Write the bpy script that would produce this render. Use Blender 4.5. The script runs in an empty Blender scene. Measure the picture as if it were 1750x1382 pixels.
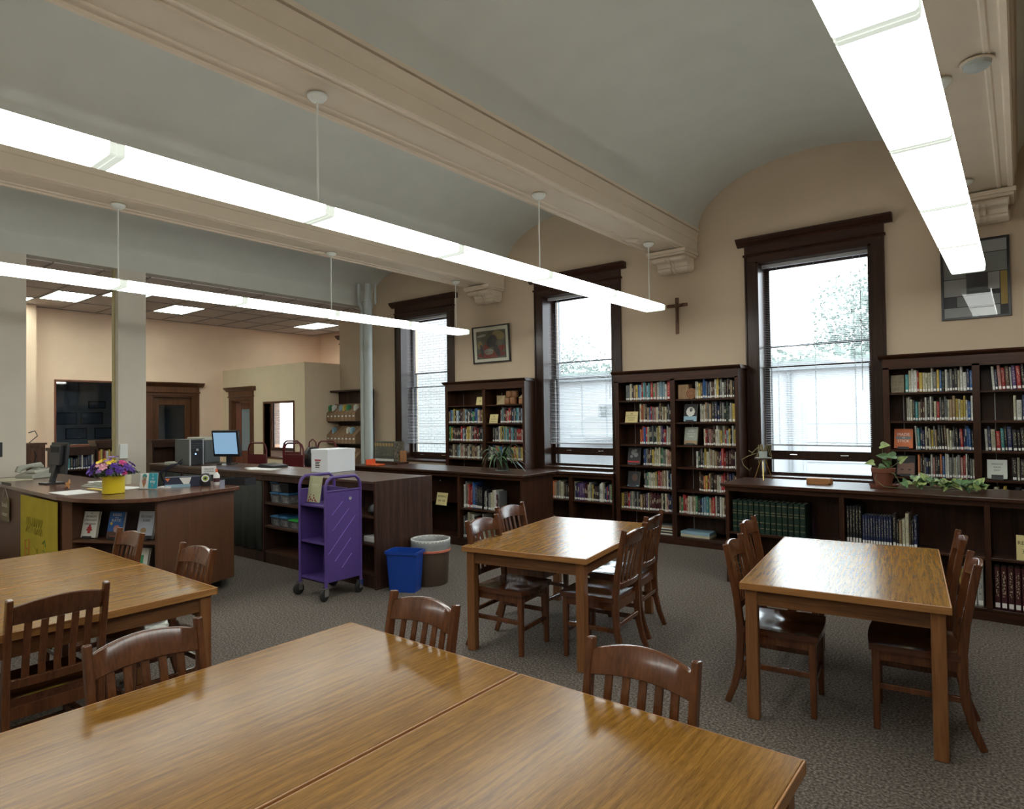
import bpy, math, random
from mathutils import Vector, Matrix
PI = math.pi
S = bpy.context.scene
COL = S.collection

# ------------------------------------------------------------------ camera
F_PX, YAW, PITCH, ROLL, EYE = 1090.17, 0.6729, 0.0191, -0.0135, 1.66
fw = Vector((-math.sin(YAW)*math.cos(PITCH), math.cos(YAW)*math.cos(PITCH), math.sin(PITCH)))
r0 = Vector((math.cos(YAW), math.sin(YAW), 0)); u0 = r0.cross(fw)
c_, s_ = math.cos(ROLL), math.sin(ROLL)
rt = c_*r0 + s_*u0; up = -s_*r0 + c_*u0
cam = bpy.data.objects.new('camera', bpy.data.cameras.new('camera'))
cam.matrix_world = Matrix(((rt.x, up.x, -fw.x, 0), (rt.y, up.y, -fw.y, 0), (rt.z, up.z, -fw.z, EYE), (0, 0, 0, 1)))
cam.data.sensor_width = 36; cam.data.lens = F_PX*36/1750; cam.data.clip_start = .05; cam.data.clip_end = 300
COL.objects.link(cam); S.camera = cam

# ------------------------------------------------------------------ world, exposure
w = bpy.data.worlds.new('overcast sky'); S.world = w; w.use_nodes = True
SKY = 3.4
nt = w.node_tree; bg = nt.nodes['Background']
tc = nt.nodes.new('ShaderNodeTexCoord'); sp = nt.nodes.new('ShaderNodeSeparateXYZ')
rp = nt.nodes.new('ShaderNodeValToRGB')
rp.color_ramp.elements[0].position = .0; rp.color_ramp.elements[0].color = (.88, .93, 1, 1)
rp.color_ramp.elements[1].position = .7; rp.color_ramp.elements[1].color = (.80, .88, 1, 1)
nt.links.new(tc.outputs['Generated'], sp.inputs[0]); nt.links.new(sp.outputs['Z'], rp.inputs[0])
nt.links.new(rp.outputs[0], bg.inputs[0]); bg.inputs[1].default_value = SKY
S.view_settings.view_transform = 'Standard'; S.view_settings.look = 'None'
S.view_settings.gamma = 1; S.view_settings.use_curve_mapping = False
S.view_settings.exposure = 1.35
LAMP = 4.2        # radiance of the pendant diffusers
TROFFER = 20.0

# ------------------------------------------------------------------ materials
def new_mat(name):
    m = bpy.data.materials.new(name); m.use_nodes = True
    return m, m.node_tree, m.node_tree.nodes['Principled BSDF']
def ramp(nt, fac, stops):
    r = nt.nodes.new('ShaderNodeValToRGB'); e = r.color_ramp.elements
    while len(e) < len(stops): e.new(.5)
    for i, (p, c) in enumerate(stops):
        e[i].position = p; e[i].color = (*c, 1)
    nt.links.new(fac, r.inputs[0]); return r.outputs[0]
def plain(name, col, rough=.6, metal=0, bump=0, bscale=60, var=.0, vscale=3, emit=None, trans=0, alpha=1, coat=0):
    m, nt, b = new_mat(name)
    b.inputs['Base Color'].default_value = (*col, 1); b.inputs['Roughness'].default_value = rough
    b.inputs['Metallic'].default_value = metal; b.inputs['Coat Weight'].default_value = coat
    t = nt.nodes.new('ShaderNodeTexCoord')
    if var:
        n = nt.nodes.new('ShaderNodeTexNoise'); n.inputs['Scale'].default_value = vscale; n.inputs['Detail'].default_value = 5
        nt.links.new(t.outputs['Object'], n.inputs[0])
        a = tuple(min(1, c*(1-var)) for c in col); z = tuple(min(1, c*(1+var)) for c in col)
        nt.links.new(ramp(nt, n.outputs[0], [(.3, a), (.7, z)]), b.inputs['Base Color'])
    if bump:
        n = nt.nodes.new('ShaderNodeTexNoise'); n.inputs['Scale'].default_value = bscale; n.inputs['Detail'].default_value = 4
        nt.links.new(t.outputs['Object'], n.inputs[0])
        bp = nt.nodes.new('ShaderNodeBump'); bp.inputs['Strength'].default_value = bump; bp.inputs['Distance'].default_value = .01
        nt.links.new(n.outputs[0], bp.inputs['Height']); nt.links.new(bp.outputs[0], b.inputs['Normal'])
    if emit:
        b.inputs['Emission Color'].default_value = (*emit[0], 1); b.inputs['Emission Strength'].default_value = emit[1]
    if trans: b.inputs['Transmission Weight'].default_value = trans
    b.inputs['Alpha'].default_value = alpha
    return m
def wood(name, dark, light, rough=.3, axis='Y', scale=14, stretch=.07, contrast=(.35, .68), wear=None, coat=0, bump=.08, dist=2.5):
    """long-grained wood: bands across the grain, stretched along axis"""
    m, nt, b = new_mat(name); L = nt.links
    t = nt.nodes.new('ShaderNodeTexCoord'); mp = nt.nodes.new('ShaderNodeMapping')
    sc = [1, 1, 1]; sc['XYZ'.index(axis)] = stretch; mp.inputs['Scale'].default_value = sc
    L.new(t.outputs['Object'], mp.inputs[0])
    oi = nt.nodes.new('ShaderNodeObjectInfo'); ml = nt.nodes.new('ShaderNodeMath'); ml.operation = 'MULTIPLY'; ml.inputs[1].default_value = 7.3
    L.new(oi.outputs['Random'], ml.inputs[0]); cb = nt.nodes.new('ShaderNodeCombineXYZ')
    for i in range(3): L.new(ml.outputs[0], cb.inputs[i])
    L.new(cb.outputs[0], mp.inputs['Location'])
    n0 = nt.nodes.new('ShaderNodeTexNoise'); n0.inputs['Scale'].default_value = scale; n0.inputs['Detail'].default_value = 6
    n0.inputs['Roughness'].default_value = .62; n0.inputs['Distortion'].default_value = dist*.2
    L.new(mp.outputs[0], n0.inputs[0])
    n1 = nt.nodes.new('ShaderNodeTexNoise'); n1.inputs['Scale'].default_value = scale*7; n1.inputs['Detail'].default_value = 3
    L.new(mp.outputs[0], n1.inputs[0])
    mx = nt.nodes.new('ShaderNodeMath'); mx.operation = 'MULTIPLY_ADD'; mx.inputs[1].default_value = .35; L.new(n1.outputs[0], mx.inputs[0])
    m2 = nt.nodes.new('ShaderNodeMath'); m2.operation = 'MULTIPLY'; m2.inputs[1].default_value = .65; L.new(n0.outputs[0], m2.inputs[0])
    L.new(m2.outputs[0], mx.inputs[2])
    c = ramp(nt, mx.outputs[0], [(contrast[0], dark), (contrast[1], light)])
    if wear:
        n2 = nt.nodes.new('ShaderNodeTexNoise'); n2.inputs['Scale'].default_value = 9; n2.inputs['Detail'].default_value = 8; n2.inputs['Roughness'].default_value = .75
        L.new(t.outputs['Object'], n2.inputs[0])
        k = ramp(nt, n2.outputs[0], [(.66, (0, 0, 0)), (.74, (1, 1, 1))])
        mm = nt.nodes.new('ShaderNodeMixRGB'); L.new(k, mm.inputs[0]); L.new(c, mm.inputs[1]); mm.inputs[2].default_value = (*wear, 1); c = mm.outputs[0]
    L.new(c, b.inputs['Base Color'])
    b.inputs['Roughness'].default_value = rough; b.inputs['Coat Weight'].default_value = coat; b.inputs['Coat Roughness'].default_value = .12
    bp = nt.nodes.new('ShaderNodeBump'); bp.inputs['Strength'].default_value = bump; bp.inputs['Distance'].default_value = .002
    L.new(mx.outputs[0], bp.inputs['Height']); L.new(bp.outputs[0], b.inputs['Normal'])
    return m
M = {}
M['ceil'] = plain('ceiling plaster', (.54, .54, .485), .85, bump=.05, bscale=25, var=.03)
M['beam'] = plain('beam paint', (.64, .535, .41), .55, bump=.03, bscale=30, var=.03)
M['corbel'] = plain('corbel paint', (.64, .54, .42), .6, bump=.05, bscale=40)
M['wall'] = plain('peach wall paint', (.52, .41, .295), .75, bump=.06, bscale=70, var=.03, vscale=2)
M['column'] = plain('grey cream paint', (.55, .50, .42), .75, bump=.06, bscale=60, var=.03)
M['backwall'] = plain('back room paint', (.84, .62, .47), .78, bump=.06, bscale=60, var=.03)
M['backedge'] = plain('back room trim paint', (.38, .24, .17), .7)
M['crosswall'] = plain('partition paint', (.68, .56, .40), .78, bump=.06, bscale=60, var=.03)
M['tile'] = plain('ceiling tile', (.52, .45, .43), .9, bump=.2, bscale=180)
M['grid'] = plain('tile grid', (.30, .26, .25), .6)
M['dark'] = wood('dark stained oak z', (.012, .0055, .0035), (.075, .028, .014), .33, 'Z', 22, .06, (.3, .72), wear=(.15, .065, .03))
M['darkx'] = wood('dark stained oak x', (.012, .0055, .0035), (.075, .028, .014), .30, 'X', 22, .06, (.3, .72), wear=(.15, .065, .03))
M['casing'] = wood('window casing oak', (.010, .005, .0035), (.052, .021, .012), .30, 'Z', 20, .06, (.3, .72), wear=(.11, .05, .025))
M['casingx'] = wood('window header oak', (.012, .005, .0035), (.060, .022, .012), .35, 'X', 20, .06, (.3, .72))
M['doorwood'] = wood('door frame oak', (.05, .017, .007), (.15, .055, .022), .35, 'Z', 20, .06)
M['doorred'] = wood('red oak door', (.13, .035, .016), (.24, .075, .035), .35, 'Z', 18, .06)
M['top'] = wood('table oak laminate', (.135, .060, .010), (.285, .141, .024), .22, 'Y', 75, .05, (.38, .60), bump=0)
M['top'].node_tree.nodes['Principled BSDF'].inputs['Specular IOR Level'].default_value = .22
M['edge'] = wood('table edge band', (.28, .12, .035), (.50, .25, .08), .32, 'Y', 26, .05)  # lightened: the bright highlight along the seam is put into the colour
M['edgex'] = wood('table edge band cross', (.22, .095, .028), (.42, .20, .065), .32, 'X', 26, .05)
M['apron'] = wood('table apron oak', (.065, .025, .010), (.22, .095, .034), .35, 'X', 22, .05)
M['aprony'] = wood('table apron oak side', (.065, .025, .010), (.22, .095, .034), .35, 'Y', 22, .05)
M['tleg'] = wood('table leg oak', (.13, .050, .017), (.30, .128, .045), .38, 'Z', 22, .05)
M['chair'] = wood('chair varnished beech', (.062, .019, .007), (.150, .052, .018), .24, 'Z', 16, .08, coat=.4, bump=.02)
M['chairseat'] = wood('chair seat varnish', (.040, .013, .006), (.115, .038, .015), .16, 'Y', 16, .08, coat=.6, bump=.02)
M['walnut'] = wood('walnut laminate z', (.016, .008, .006), (.080, .037, .025), .42, 'Z', 24, .035, (.35, .68))
M['walnutx'] = wood('walnut laminate x', (.030, .015, .010), (.125, .060, .038), .34, 'X', 24, .035, (.35, .68))
M['desk'] = wood('desk laminate', (.078, .033, .016), (.140, .060, .030), .45, 'Z', 20, .05, (.3, .7))
M['desktop'] = wood('desk top laminate', (.080, .036, .022), (.15, .068, .042), .22, 'X', 20, .05, (.3, .7))
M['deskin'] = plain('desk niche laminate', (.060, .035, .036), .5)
M['carpet'] = None
M['white'] = plain('white enamel', (.72, .74, .70), .4)
M['pipe'] = plain('grey pipe paint', (.42, .46, .44), .4, bump=.05, bscale=20)
M['chrome'] = plain('chrome', (.7, .7, .72), .18, 1)
M['black'] = plain('black plastic', (.012, .013, .016), .38)
M['blacksoft'] = plain('black matte', (.018, .017, .018), .7)
M['rubber'] = plain('black rubber', (.015, .015, .015), .6)
M['purple'] = plain('purple powder coat', (.085, .048, .21), .36, var=.06, vscale=6)
M['purplelt'] = plain('purple pressed rib', (.20, .12, .46), .35)
M['bluebin'] = plain('blue plastic', (.008, .055, .33), .34)
M['brownbin'] = plain('brown plastic', (.095, .065, .045), .5)
M['bag'] = plain('translucent bin liner', (.27, .28, .28), .3, bump=.6, bscale=12)
M['ribbon'] = plain('bin liner ribbon', (.55, .16, .10), .5)
M['maroon'] = plain('maroon powder coat', (.10, .008, .010), .4)
M['cardboard'] = plain('kraft cardboard', (.30, .19, .11), .85, var=.05)
M['boxwhite'] = plain('white box card', (.72, .75, .78), .6)
M['paper'] = plain('white paper', (.72, .72, .70), .8)
M['pages'] = plain('page block', (.62, .57, .46), .9)
M['label'] = plain('spine label', (.75, .75, .72), .6)
M['sign'] = plain('cream sign card', (.66, .56, .26), .6)
M['ink'] = plain('dark ink', (.02, .018, .02), .7)
M['wink'] = plain('white ink', (.75, .75, .72), .7)
M['fabric'] = plain('grey green curtain cloth', (.034, .036, .030), .95, bump=.3, bscale=300, var=.12, vscale=8)
M['poster'] = plain('yellow poster paper', (.42, .33, .015), .8, bump=.25, bscale=5, var=.1, vscale=5)
M['redmark'] = plain('red marker', (.42, .10, .03), .8)
M['greenmark'] = plain('green marker', (.07, .16, .04), .8)
M['olivemark'] = plain('faint olive marker', (.27, .22, .02), .8)
M['terracotta'] = plain('terracotta', (.17, .055, .028), .75, bump=.1, bscale=80, var=.1)
M['leaf'] = plain('dark leaf', (.022, .055, .022), .4, var=.5, vscale=20)
M['leaflt'] = plain('light leaf', (.26, .34, .12), .45, var=.4, vscale=25)
M['leafmid'] = plain('mid leaf', (.07, .15, .05), .45, var=.4, vscale=25)
M['stem'] = plain('stem green', (.12, .16, .07), .6)
M['brass'] = plain('brass', (.62, .42, .14), .25, 1)
M['oakbox'] = wood('light oak', (.28, .12, .035), (.46, .22, .075), .45, 'X', 18, .08)
M['blockwood'] = wood('raw wood end', (.22, .13, .065), (.40, .25, .13), .6, 'Z', 30, .2)
M['redwood'] = wood('turned wood', (.20, .08, .030), (.42, .20, .085), .45, 'Z', 20, .1)
M['crosswood'] = wood('crucifix wood', (.08, .025, .010), (.17, .065, .028), .35, 'Z', 18, .06)
M['bronze'] = plain('bronze figure', (.10, .055, .03), .4, .6)
M['frame'] = plain('black frame', (.010, .009, .012), .35)
M['matboard'] = plain('cream mat board', (.55, .54, .44), .8)
M['phone'] = plain('grey phone plastic', (.30, .30, .25), .45)
M['beige'] = plain('beige plastic', (.42, .42, .36), .5)
M['pcgrey'] = plain('grey pc case', (.10, .11, .11), .4, .3)
M['silver'] = plain('silver plastic', (.45, .46, .48), .35, .5)
M['screen'] = plain('lit screen', (.02, .02, .02), .3, emit=((.30, .52, .74), .30))
M['led'] = plain('blue power light', (0, 0, 0), .3, emit=((.1, .25, 1), 8))
M['yellowpot'] = plain('yellow glazed pot', (.66, .50, .015), .3)
M['cable'] = plain('blue black cable', (.012, .016, .05), .5)
M['orange'] = plain('orange plastic', (.60, .085, .015), .45)
M['lidblue'] = plain('blue tub lid', (.04, .16, .32), .4)
M['lidgreen'] = plain('green tub lid', (.03, .42, .05), .4)
M['tub'] = plain('cloudy clear plastic', (.20, .23, .25), .25, alpha=.4)
M['clutter'] = plain('packed craft bits', (.30, .26, .24), .8, var=.9, vscale=30)
M['dimroom'] = plain('unlit room paint', (.50, .53, .56), .9)
M['brick'] = plain('white painted brick', (.23, .23, .225), .85, bump=.3, bscale=60, var=.06)
M['mortar'] = plain('mortar', (.13, .135, .14), .9)
M['stucco'] = plain('pale stucco', (.30, .30, .31), .9, var=.03)
M['roofgrey'] = plain('roof grey', (.17, .175, .18), .8)
M['asphalt'] = plain('pale pavement', (.27, .275, .28), .9, var=.08)
M['foliage'] = plain('tree leaves', (.23, .27, .24), .8, var=.35, vscale=2)
M['bark'] = plain('bark', (.10, .08, .06), .9, var=.3)
M['slat'] = plain('blind slat enamel', (.42, .42, .43), .45)
M['frost'] = plain('frosted glass', (.28, .33, .36), .35, bump=.8, bscale=120)
COLS = {'k': ('black', (.018, .018, .022)), 'n': ('navy blue', (.018, .030, .095)), 'b': ('blue', (.025, .12, .36)), 'l': ('pale blue', (.26, .42, .52)),
        't': ('teal', (.04, .26, .28)), 'g': ('green', (.05, .27, .12)), 'd': ('dark green', (.007, .030, .020)), 'r': ('red', (.40, .028, .030)),
        'm': ('maroon', (.060, .010, .014)), 'o': ('orange', (.60, .16, .05)), 'y': ('yellow', (.58, .43, .08)), 'c': ('cream', (.52, .49, .35)),
        'w': ('white', (.64, .64, .58)), 'e': ('grey', (.19, .20, .20)), 'u': ('tan', (.33, .22, .12)), 'p': ('purple', (.085, .045, .16)),
        's': ('pink', (.52, .25, .22)), 'h': ('brown', (.085, .045, .030))}
def matcol(k):
    n = 'print colour '+COLS[k][0]
    return bpy.data.materials.get(n) or plain(n, COLS[k][1], .55)
for k_ in ('dark', 'darkx', 'casing', 'casingx', 'walnut'): M[k_].node_tree.nodes['Principled BSDF'].inputs['Specular IOR Level'].default_value = .3
# carpet
m, nt_, b = new_mat('grey brown loop carpet')
t = nt_.nodes.new('ShaderNodeTexCoord'); n = nt_.nodes.new('ShaderNodeTexNoise'); n.inputs['Scale'].default_value = 75; n.inputs['Detail'].default_value = 3
n2 = nt_.nodes.new('ShaderNodeTexNoise'); n2.inputs['Scale'].default_value = .8; n2.inputs['Detail'].default_value = 3
nt_.links.new(t.outputs['Object'], n.inputs[0]); nt_.links.new(t.outputs['Object'], n2.inputs[0])
c1 = ramp(nt_, n.outputs[0], [(.36, (.042, .033, .026)), (.50, (.108, .088, .072)), (.66, (.215, .182, .152))])
c2 = ramp(nt_, n2.outputs[0], [(.35, (.90, .90, .90)), (.65, (1, 1, 1))])
mm = nt_.nodes.new('ShaderNodeMixRGB'); mm.blend_type = 'MULTIPLY'; mm.inputs[0].default_value = 1
nt_.links.new(c1, mm.inputs[1]); nt_.links.new(c2, mm.inputs[2]); nt_.links.new(mm.outputs[0], b.inputs['Base Color'])
b.inputs['Roughness'].default_value = .95
bp = nt_.nodes.new('ShaderNodeBump'); bp.inputs['Strength'].default_value = .25; bp.inputs['Distance'].default_value = .005
nt_.links.new(n.outputs[0], bp.inputs['Height']); nt_.links.new(bp.outputs[0], b.inputs['Normal'])
M['carpet'] = m
# lamp diffuser and troffer
M['lens'] = plain('lit acrylic diffuser', (.8, .82, .8), .35, emit=((.97, 1.0, .95), LAMP))
M['lensside'] = plain('lit acrylic diffuser side', (.8, .82, .8), .35, emit=((.97, 1.0, .95), LAMP*2.0))
M['band'] = plain('dim lit acrylic joint', (.7, .72, .68), .4, emit=((.9, 1.0, .88), LAMP*.06))
M['troffer'] = plain('lit prismatic panel', (.6, .62, .58), .4, emit=((.90, 1.0, .88), TROFFER*.33))
# glass: clear pane with grazing reflection
def glass(name, tint=(1, 1, 1), refl=1.0):
    m = bpy.data.materials.new(name); m.use_nodes = True; nt = m.node_tree; nt.nodes.clear()
    o = nt.nodes.new('ShaderNodeOutputMaterial'); tr = nt.nodes.new('ShaderNodeBsdfTransparent'); gl = nt.nodes.new('ShaderNodeBsdfGlossy')
    tr.inputs[0].default_value = (*tint, 1); gl.inputs['Roughness'].default_value = .02
    fr = nt.nodes.new('ShaderNodeFresnel'); mx = nt.nodes.new('ShaderNodeMixShader')
    mu = nt.nodes.new('ShaderNodeMath'); mu.operation = 'MULTIPLY'; mu.inputs[1].default_value = refl
    ge = nt.nodes.new('ShaderNodeNewGeometry'); iv = nt.nodes.new('ShaderNodeMath'); iv.operation = 'SUBTRACT'; iv.inputs[0].default_value = 1
    m3 = nt.nodes.new('ShaderNodeMath'); m3.operation = 'MULTIPLY'; nt.links.new(ge.outputs['Backfacing'], iv.inputs[1]); nt.links.new(fr.outputs[0], m3.inputs[0]); nt.links.new(iv.outputs[0], m3.inputs[1])
    nt.links.new(m3.outputs[0], mu.inputs[0]); nt.links.new(mu.outputs[0], mx.inputs[0])
    nt.links.new(tr.outputs[0], mx.inputs[1]); nt.links.new(gl.outputs[0], mx.inputs[2]); nt.links.new(mx.outputs[0], o.inputs[0])
    return m
M['glass'] = glass('window glass', (.97, .99, .98)); M['artglass'] = glass('picture glass', (1, 1, 1), 1.0)
M['glassdark'] = glass('interior window glass', (.8, .85, .9), 1.6)
# book cover: own colour per object, with fine title marks on the spine
def cover_mat(name, attr):
    m, nt, b = new_mat(name); L = nt.links
    t = nt.nodes.new('ShaderNodeTexCoord'); oi = nt.nodes.new('ShaderNodeObjectInfo')
    if attr:
        a = nt.nodes.new('ShaderNodeAttribute'); a.attribute_name = 'cover'; base = a.outputs['Color']; L.new(base, b.inputs['Base Color'])
    else:
        base = oi.outputs['Color']
        sx = nt.nodes.new('ShaderNodeSeparateXYZ'); L.new(t.outputs['Object'], sx.inputs[0])
        mp = nt.nodes.new('ShaderNodeMapping'); mp.inputs['Scale'].default_value = (4.5, .01, 26); L.new(t.outputs['Object'], mp.inputs[0])
        cb = nt.nodes.new('ShaderNodeCombineXYZ'); ml = nt.nodes.new('ShaderNodeMath'); ml.operation = 'MULTIPLY'; ml.inputs[1].default_value = 91
        L.new(oi.outputs['Random'], ml.inputs[0]); L.new(ml.outputs[0], cb.inputs[0]); L.new(ml.outputs[0], cb.inputs[2]); L.new(cb.outputs[0], mp.inputs['Location'])
        n = nt.nodes.new('ShaderNodeTexNoise'); n.inputs['Scale'].default_value = 1; n.inputs['Detail'].default_value = 0; L.new(mp.outputs[0], n.inputs[0])
        def math_(op, x, y, z=None):
            q = nt.nodes.new('ShaderNodeMath'); q.operation = op
            for i, v in enumerate((x, y, z)):
                if v is None: continue
                if isinstance(v, (int, float)): q.inputs[i].default_value = v
                else: L.new(v, q.inputs[i])
            return q.outputs[0]
        mask = math_('GREATER_THAN', n.outputs[0], .56)
        inx = math_('LESS_THAN', math_('ABSOLUTE', sx.outputs[0], 0), .24)
        inz = math_('MULTIPLY', math_('GREATER_THAN', sx.outputs[2], .30), math_('LESS_THAN', sx.outputs[2], .90))
        front = math_('LESS_THAN', sx.outputs[1], .06)
        mask = math_('MULTIPLY', math_('MULTIPLY', mask, inx), math_('MULTIPLY', inz, front))
        lum = nt.nodes.new('ShaderNodeRGBToBW'); L.new(base, lum.inputs[0])
        ink = ramp(nt, lum.outputs[0], [(.20, (.50, .45, .32)), (.24, (.05, .045, .05))])
        mx = nt.nodes.new('ShaderNodeMixRGB'); L.new(math_('MULTIPLY', mask, .75), mx.inputs[0]); L.new(base, mx.inputs[1]); L.new(ink, mx.inputs[2])
        L.new(mx.outputs[0], b.inputs['Base Color'])
    b.inputs['Roughness'].default_value = .42
    return m
M['cover'] = cover_mat('book cloth and jackets', False); M['covers'] = cover_mat('book jackets far', True)

# ------------------------------------------------------------------ mesh builder
class MB:
    def __init__(s): s.v = []; s.f = []; s.mi = []
    def add(s, vs, fs, mi=0):
        o = len(s.v); s.v += [tuple(p) for p in vs]; s.f += [tuple(i+o for i in f) for f in fs]; s.mi += [mi]*len(fs); return s
    def box(s, x0, x1, y0, y1, z0, z1, mi=0):
        v = [(x, y, z) for z in (z0, z1) for y in (y0, y1) for x in (x0, x1)]
        return s.add(v, [(0, 2, 3, 1), (4, 5, 7, 6), (0, 1, 5, 4), (2, 6, 7, 3), (0, 4, 6, 2), (1, 3, 7, 5)], mi)
    def cbox(s, c, d, mi=0): return s.box(c[0]-d[0]/2, c[0]+d[0]/2, c[1]-d[1]/2, c[1]+d[1]/2, c[2]-d[2]/2, c[2]+d[2]/2, mi)
    def prism(s, poly, axis, a, b, mi=0):
        """poly: 2D points in the plane across axis, extruded from a to b"""
        n = len(poly)
        def P(p, t): return {'X': (t, p[0], p[1]), 'Y': (p[0], t, p[1]), 'Z': (p[0], p[1], t)}[axis]
        v = [P(p, a) for p in poly]+[P(p, b) for p in poly]
        return s.add(v, [tuple(range(n)), tuple(range(2*n-1, n-1, -1))]+[(i, i+n, (i+1) % n+n, (i+1) % n) for i in range(n)], mi)
    def lathe(s, prof, n=20, c=(0, 0, 0), mi=0, cap=True):
        v = []
        for r, z in prof:
            for i in range(n): v.append((c[0]+r*math.cos(2*PI*i/n), c[1]+r*math.sin(2*PI*i/n), c[2]+z))
        f = []
        for k in range(len(prof)-1):
            for i in range(n): f.append((k*n+i, k*n+(i+1) % n, (k+1)*n+(i+1) % n, (k+1)*n+i))
        if cap: f.append(tuple(range(n-1, -1, -1))); f.append(tuple((len(prof)-1)*n+i for i in range(n)))
        return s.add(v, f, mi)
    def tube(s, pts, r, n=8, mi=0, rect=None, upv=None):
        """sweep a circle (or rect=(w,h)) along pts; r may be a list"""
        pts = [Vector(p) for p in pts]; k = len(pts); rr = r if isinstance(r, (list, tuple)) else [r]*k
        v = []; prev = None
        for i, p in enumerate(pts):
            d = (pts[min(i+1, k-1)]-pts[max(i-1, 0)]).normalized()
            if upv is not None: a = Vector(upv)
            elif prev is None: a = Vector((0, 0, 1)) if abs(d.z) < .9 else Vector((1, 0, 0))
            else: a = prev
            a = (a-d*a.dot(d)).normalized(); b = d.cross(a); prev = a
            if rect:
                for x, y in ((-1, -1), (1, -1), (1, 1), (-1, 1)): v.append(p+b*x*rect[0]/2*rr[i]+a*y*rect[1]/2*rr[i])
                m_ = 4
            else:
                for j in range(n): v.append(p+(a*math.cos(2*PI*j/n)+b*math.sin(2*PI*j/n))*rr[i])
                m_ = n
        f = []
        for i in range(k-1):
            for j in range(m_): f.append((i*m_+j, i*m_+(j+1) % m_, (i+1)*m_+(j+1) % m_, (i+1)*m_+j))
        f.append(tuple(range(m_-1, -1, -1))); f.append(tuple((k-1)*m_+j for j in range(m_)))
        return s.add(v, f, mi)
    def xf(s, mat, i0=0):
        for i in range(i0, len(s.v)): s.v[i] = tuple(mat @ Vector(s.v[i]))
        return s
    def mesh(s, name, mats, smooth=False, fix=True):
        me = bpy.data.meshes.new(name); me.from_pydata(s.v, [], s.f)
        if not isinstance(mats, (list, tuple)): mats = [mats]
        for m in mats: me.materials.append(m)
        if len(mats) > 1: me.polygons.foreach_set('material_index', s.mi)
        if fix:
            import bmesh
            bm = bmesh.new(); bm.from_mesh(me); bmesh.ops.recalc_face_normals(bm, faces=bm.faces); bm.to_mesh(me); bm.free()
        if smooth: me.polygons.foreach_set('use_smooth', [True]*len(me.polygons))
        me.update(); return me
def link(name, me, parent=None, loc=(0, 0, 0), rot=(0, 0, 0)):
    o = bpy.data.objects.new(name, me); COL.objects.link(o); o.location = loc; o.rotation_euler = rot
    if parent: o.parent = parent
    return o
def part(name, mb, mat, parent=None, bev=0, smooth=False, loc=(0, 0, 0), rot=(0, 0, 0), label=None, seg=1, kind=None):
    o = link(name, mb.mesh(name, mat, smooth), parent, loc, rot)
    if bev:
        b = o.modifiers.new('b', 'BEVEL'); b.width = bev; b.segments = seg; b.limit_method = 'ANGLE'; b.angle_limit = .6
    if smooth:
        e = o.modifiers.new('e', 'EDGE_SPLIT'); e.split_angle = .7
    if label: o['label'] = label
    if kind: o['kind'] = kind
    return o
def tag(o, label, cat, group=None, kind=None):
    o['label'] = label; o['category'] = cat
    if group: o['group'] = group
    if kind: o['kind'] = kind
    return o
def thing(name, label, cat, loc=(0, 0, 0), rz=0, group=None, rot=None):
    o = bpy.data.objects.new(name, None); COL.objects.link(o); o.location = loc; o.rotation_euler = rot or (0, 0, rz); o.empty_display_size = .1
    return tag(o, label, cat, group)
def dup(root, loc, rz, label, group=None):
    r = root.copy(); COL.objects.link(r); r.location = loc; r.rotation_euler = (0, 0, rz); r['label'] = label
    if group: r['group'] = group
    for ch in root.children:
        c = ch.copy(); COL.objects.link(c); c.parent = r
        for g in ch.children:
            d = g.copy(); COL.objects.link(d); d.parent = c
    return r
def struct(name, mb, mat, bev=0, smooth=False, loc=(0, 0, 0), parent=None):
    o = part(name, mb, mat, parent, bev, smooth, loc); o['kind'] = 'structure'; return o
def text(body, size, mat, parent, loc, rot=(PI/2, 0, 0), align='CENTER', name='lettering', sx=1, extr=.0004):
    cu = bpy.data.curves.new('t', 'FONT'); cu.body = body; cu.size = size; cu.align_x = align; cu.align_y = 'CENTER'; cu.extrude = extr
    cu.resolution_u = 2
    o = bpy.data.objects.new('t', cu); COL.objects.link(o)
    me = bpy.data.meshes.new_from_object(o); bpy.data.objects.remove(o); bpy.data.curves.remove(cu)
    me.materials.clear(); me.materials.append(mat)
    q = link(name, me, parent, loc, rot); q.scale = (sx, 1, 1); return q

# ------------------------------------------------------------------ room shell
YW = 8.0; XL = -9.8; XB = -14.06; XR = 3.0; YR = -3.0
CX = [-8.38, -5.13, -1.882]; HW = .62; ZO0, ZO1 = .90, 3.52
struct('floor', MB().box(-16.4, XR+.3, YR-.2, 10.2, -.12, 0), M['carpet'])
wm = MB(); xs = [-10.87]
for c in CX: xs += [c-HW, c+HW]
xs.append(XR+.2)
for i in range(0, len(xs), 2): wm.box(xs[i], xs[i+1], YW, YW+.42, 0, 5.0)
for c in CX: wm.box(c-HW, c+HW, YW, YW+.42, 0, ZO0-.02); wm.box(c-HW, c+HW, YW, YW+.42, ZO1, 5.0)
struct('wall_back', wm, M['wall'])
wl = MB().box(XL-.15, XL, YR, 2.47, 0, 3.85).box(XL-.15, XL, 3.52, 3.88, 0, 3.85)
struct('wall_left', wl, M['column'])
struct('trim_1', MB().box(XL-.25, XL+.001, YR, YW, 3.80, 4.45), M['ceil'])           # lintel over the opening
struct('trim_2', MB().box(XL-.17, XL-.10, 3.50, 3.521, 0, 3.80), plain('tan jamb', (.42, .36, .18), .6))
struct('wall_right', MB().box(XR, XR+.2, YR, YW, 0, 5), M['wall'])
struct('wall_front', MB().box(-14.3, XR+.2, YR-.2, YR, 0, 5), M['wall'])
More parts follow.
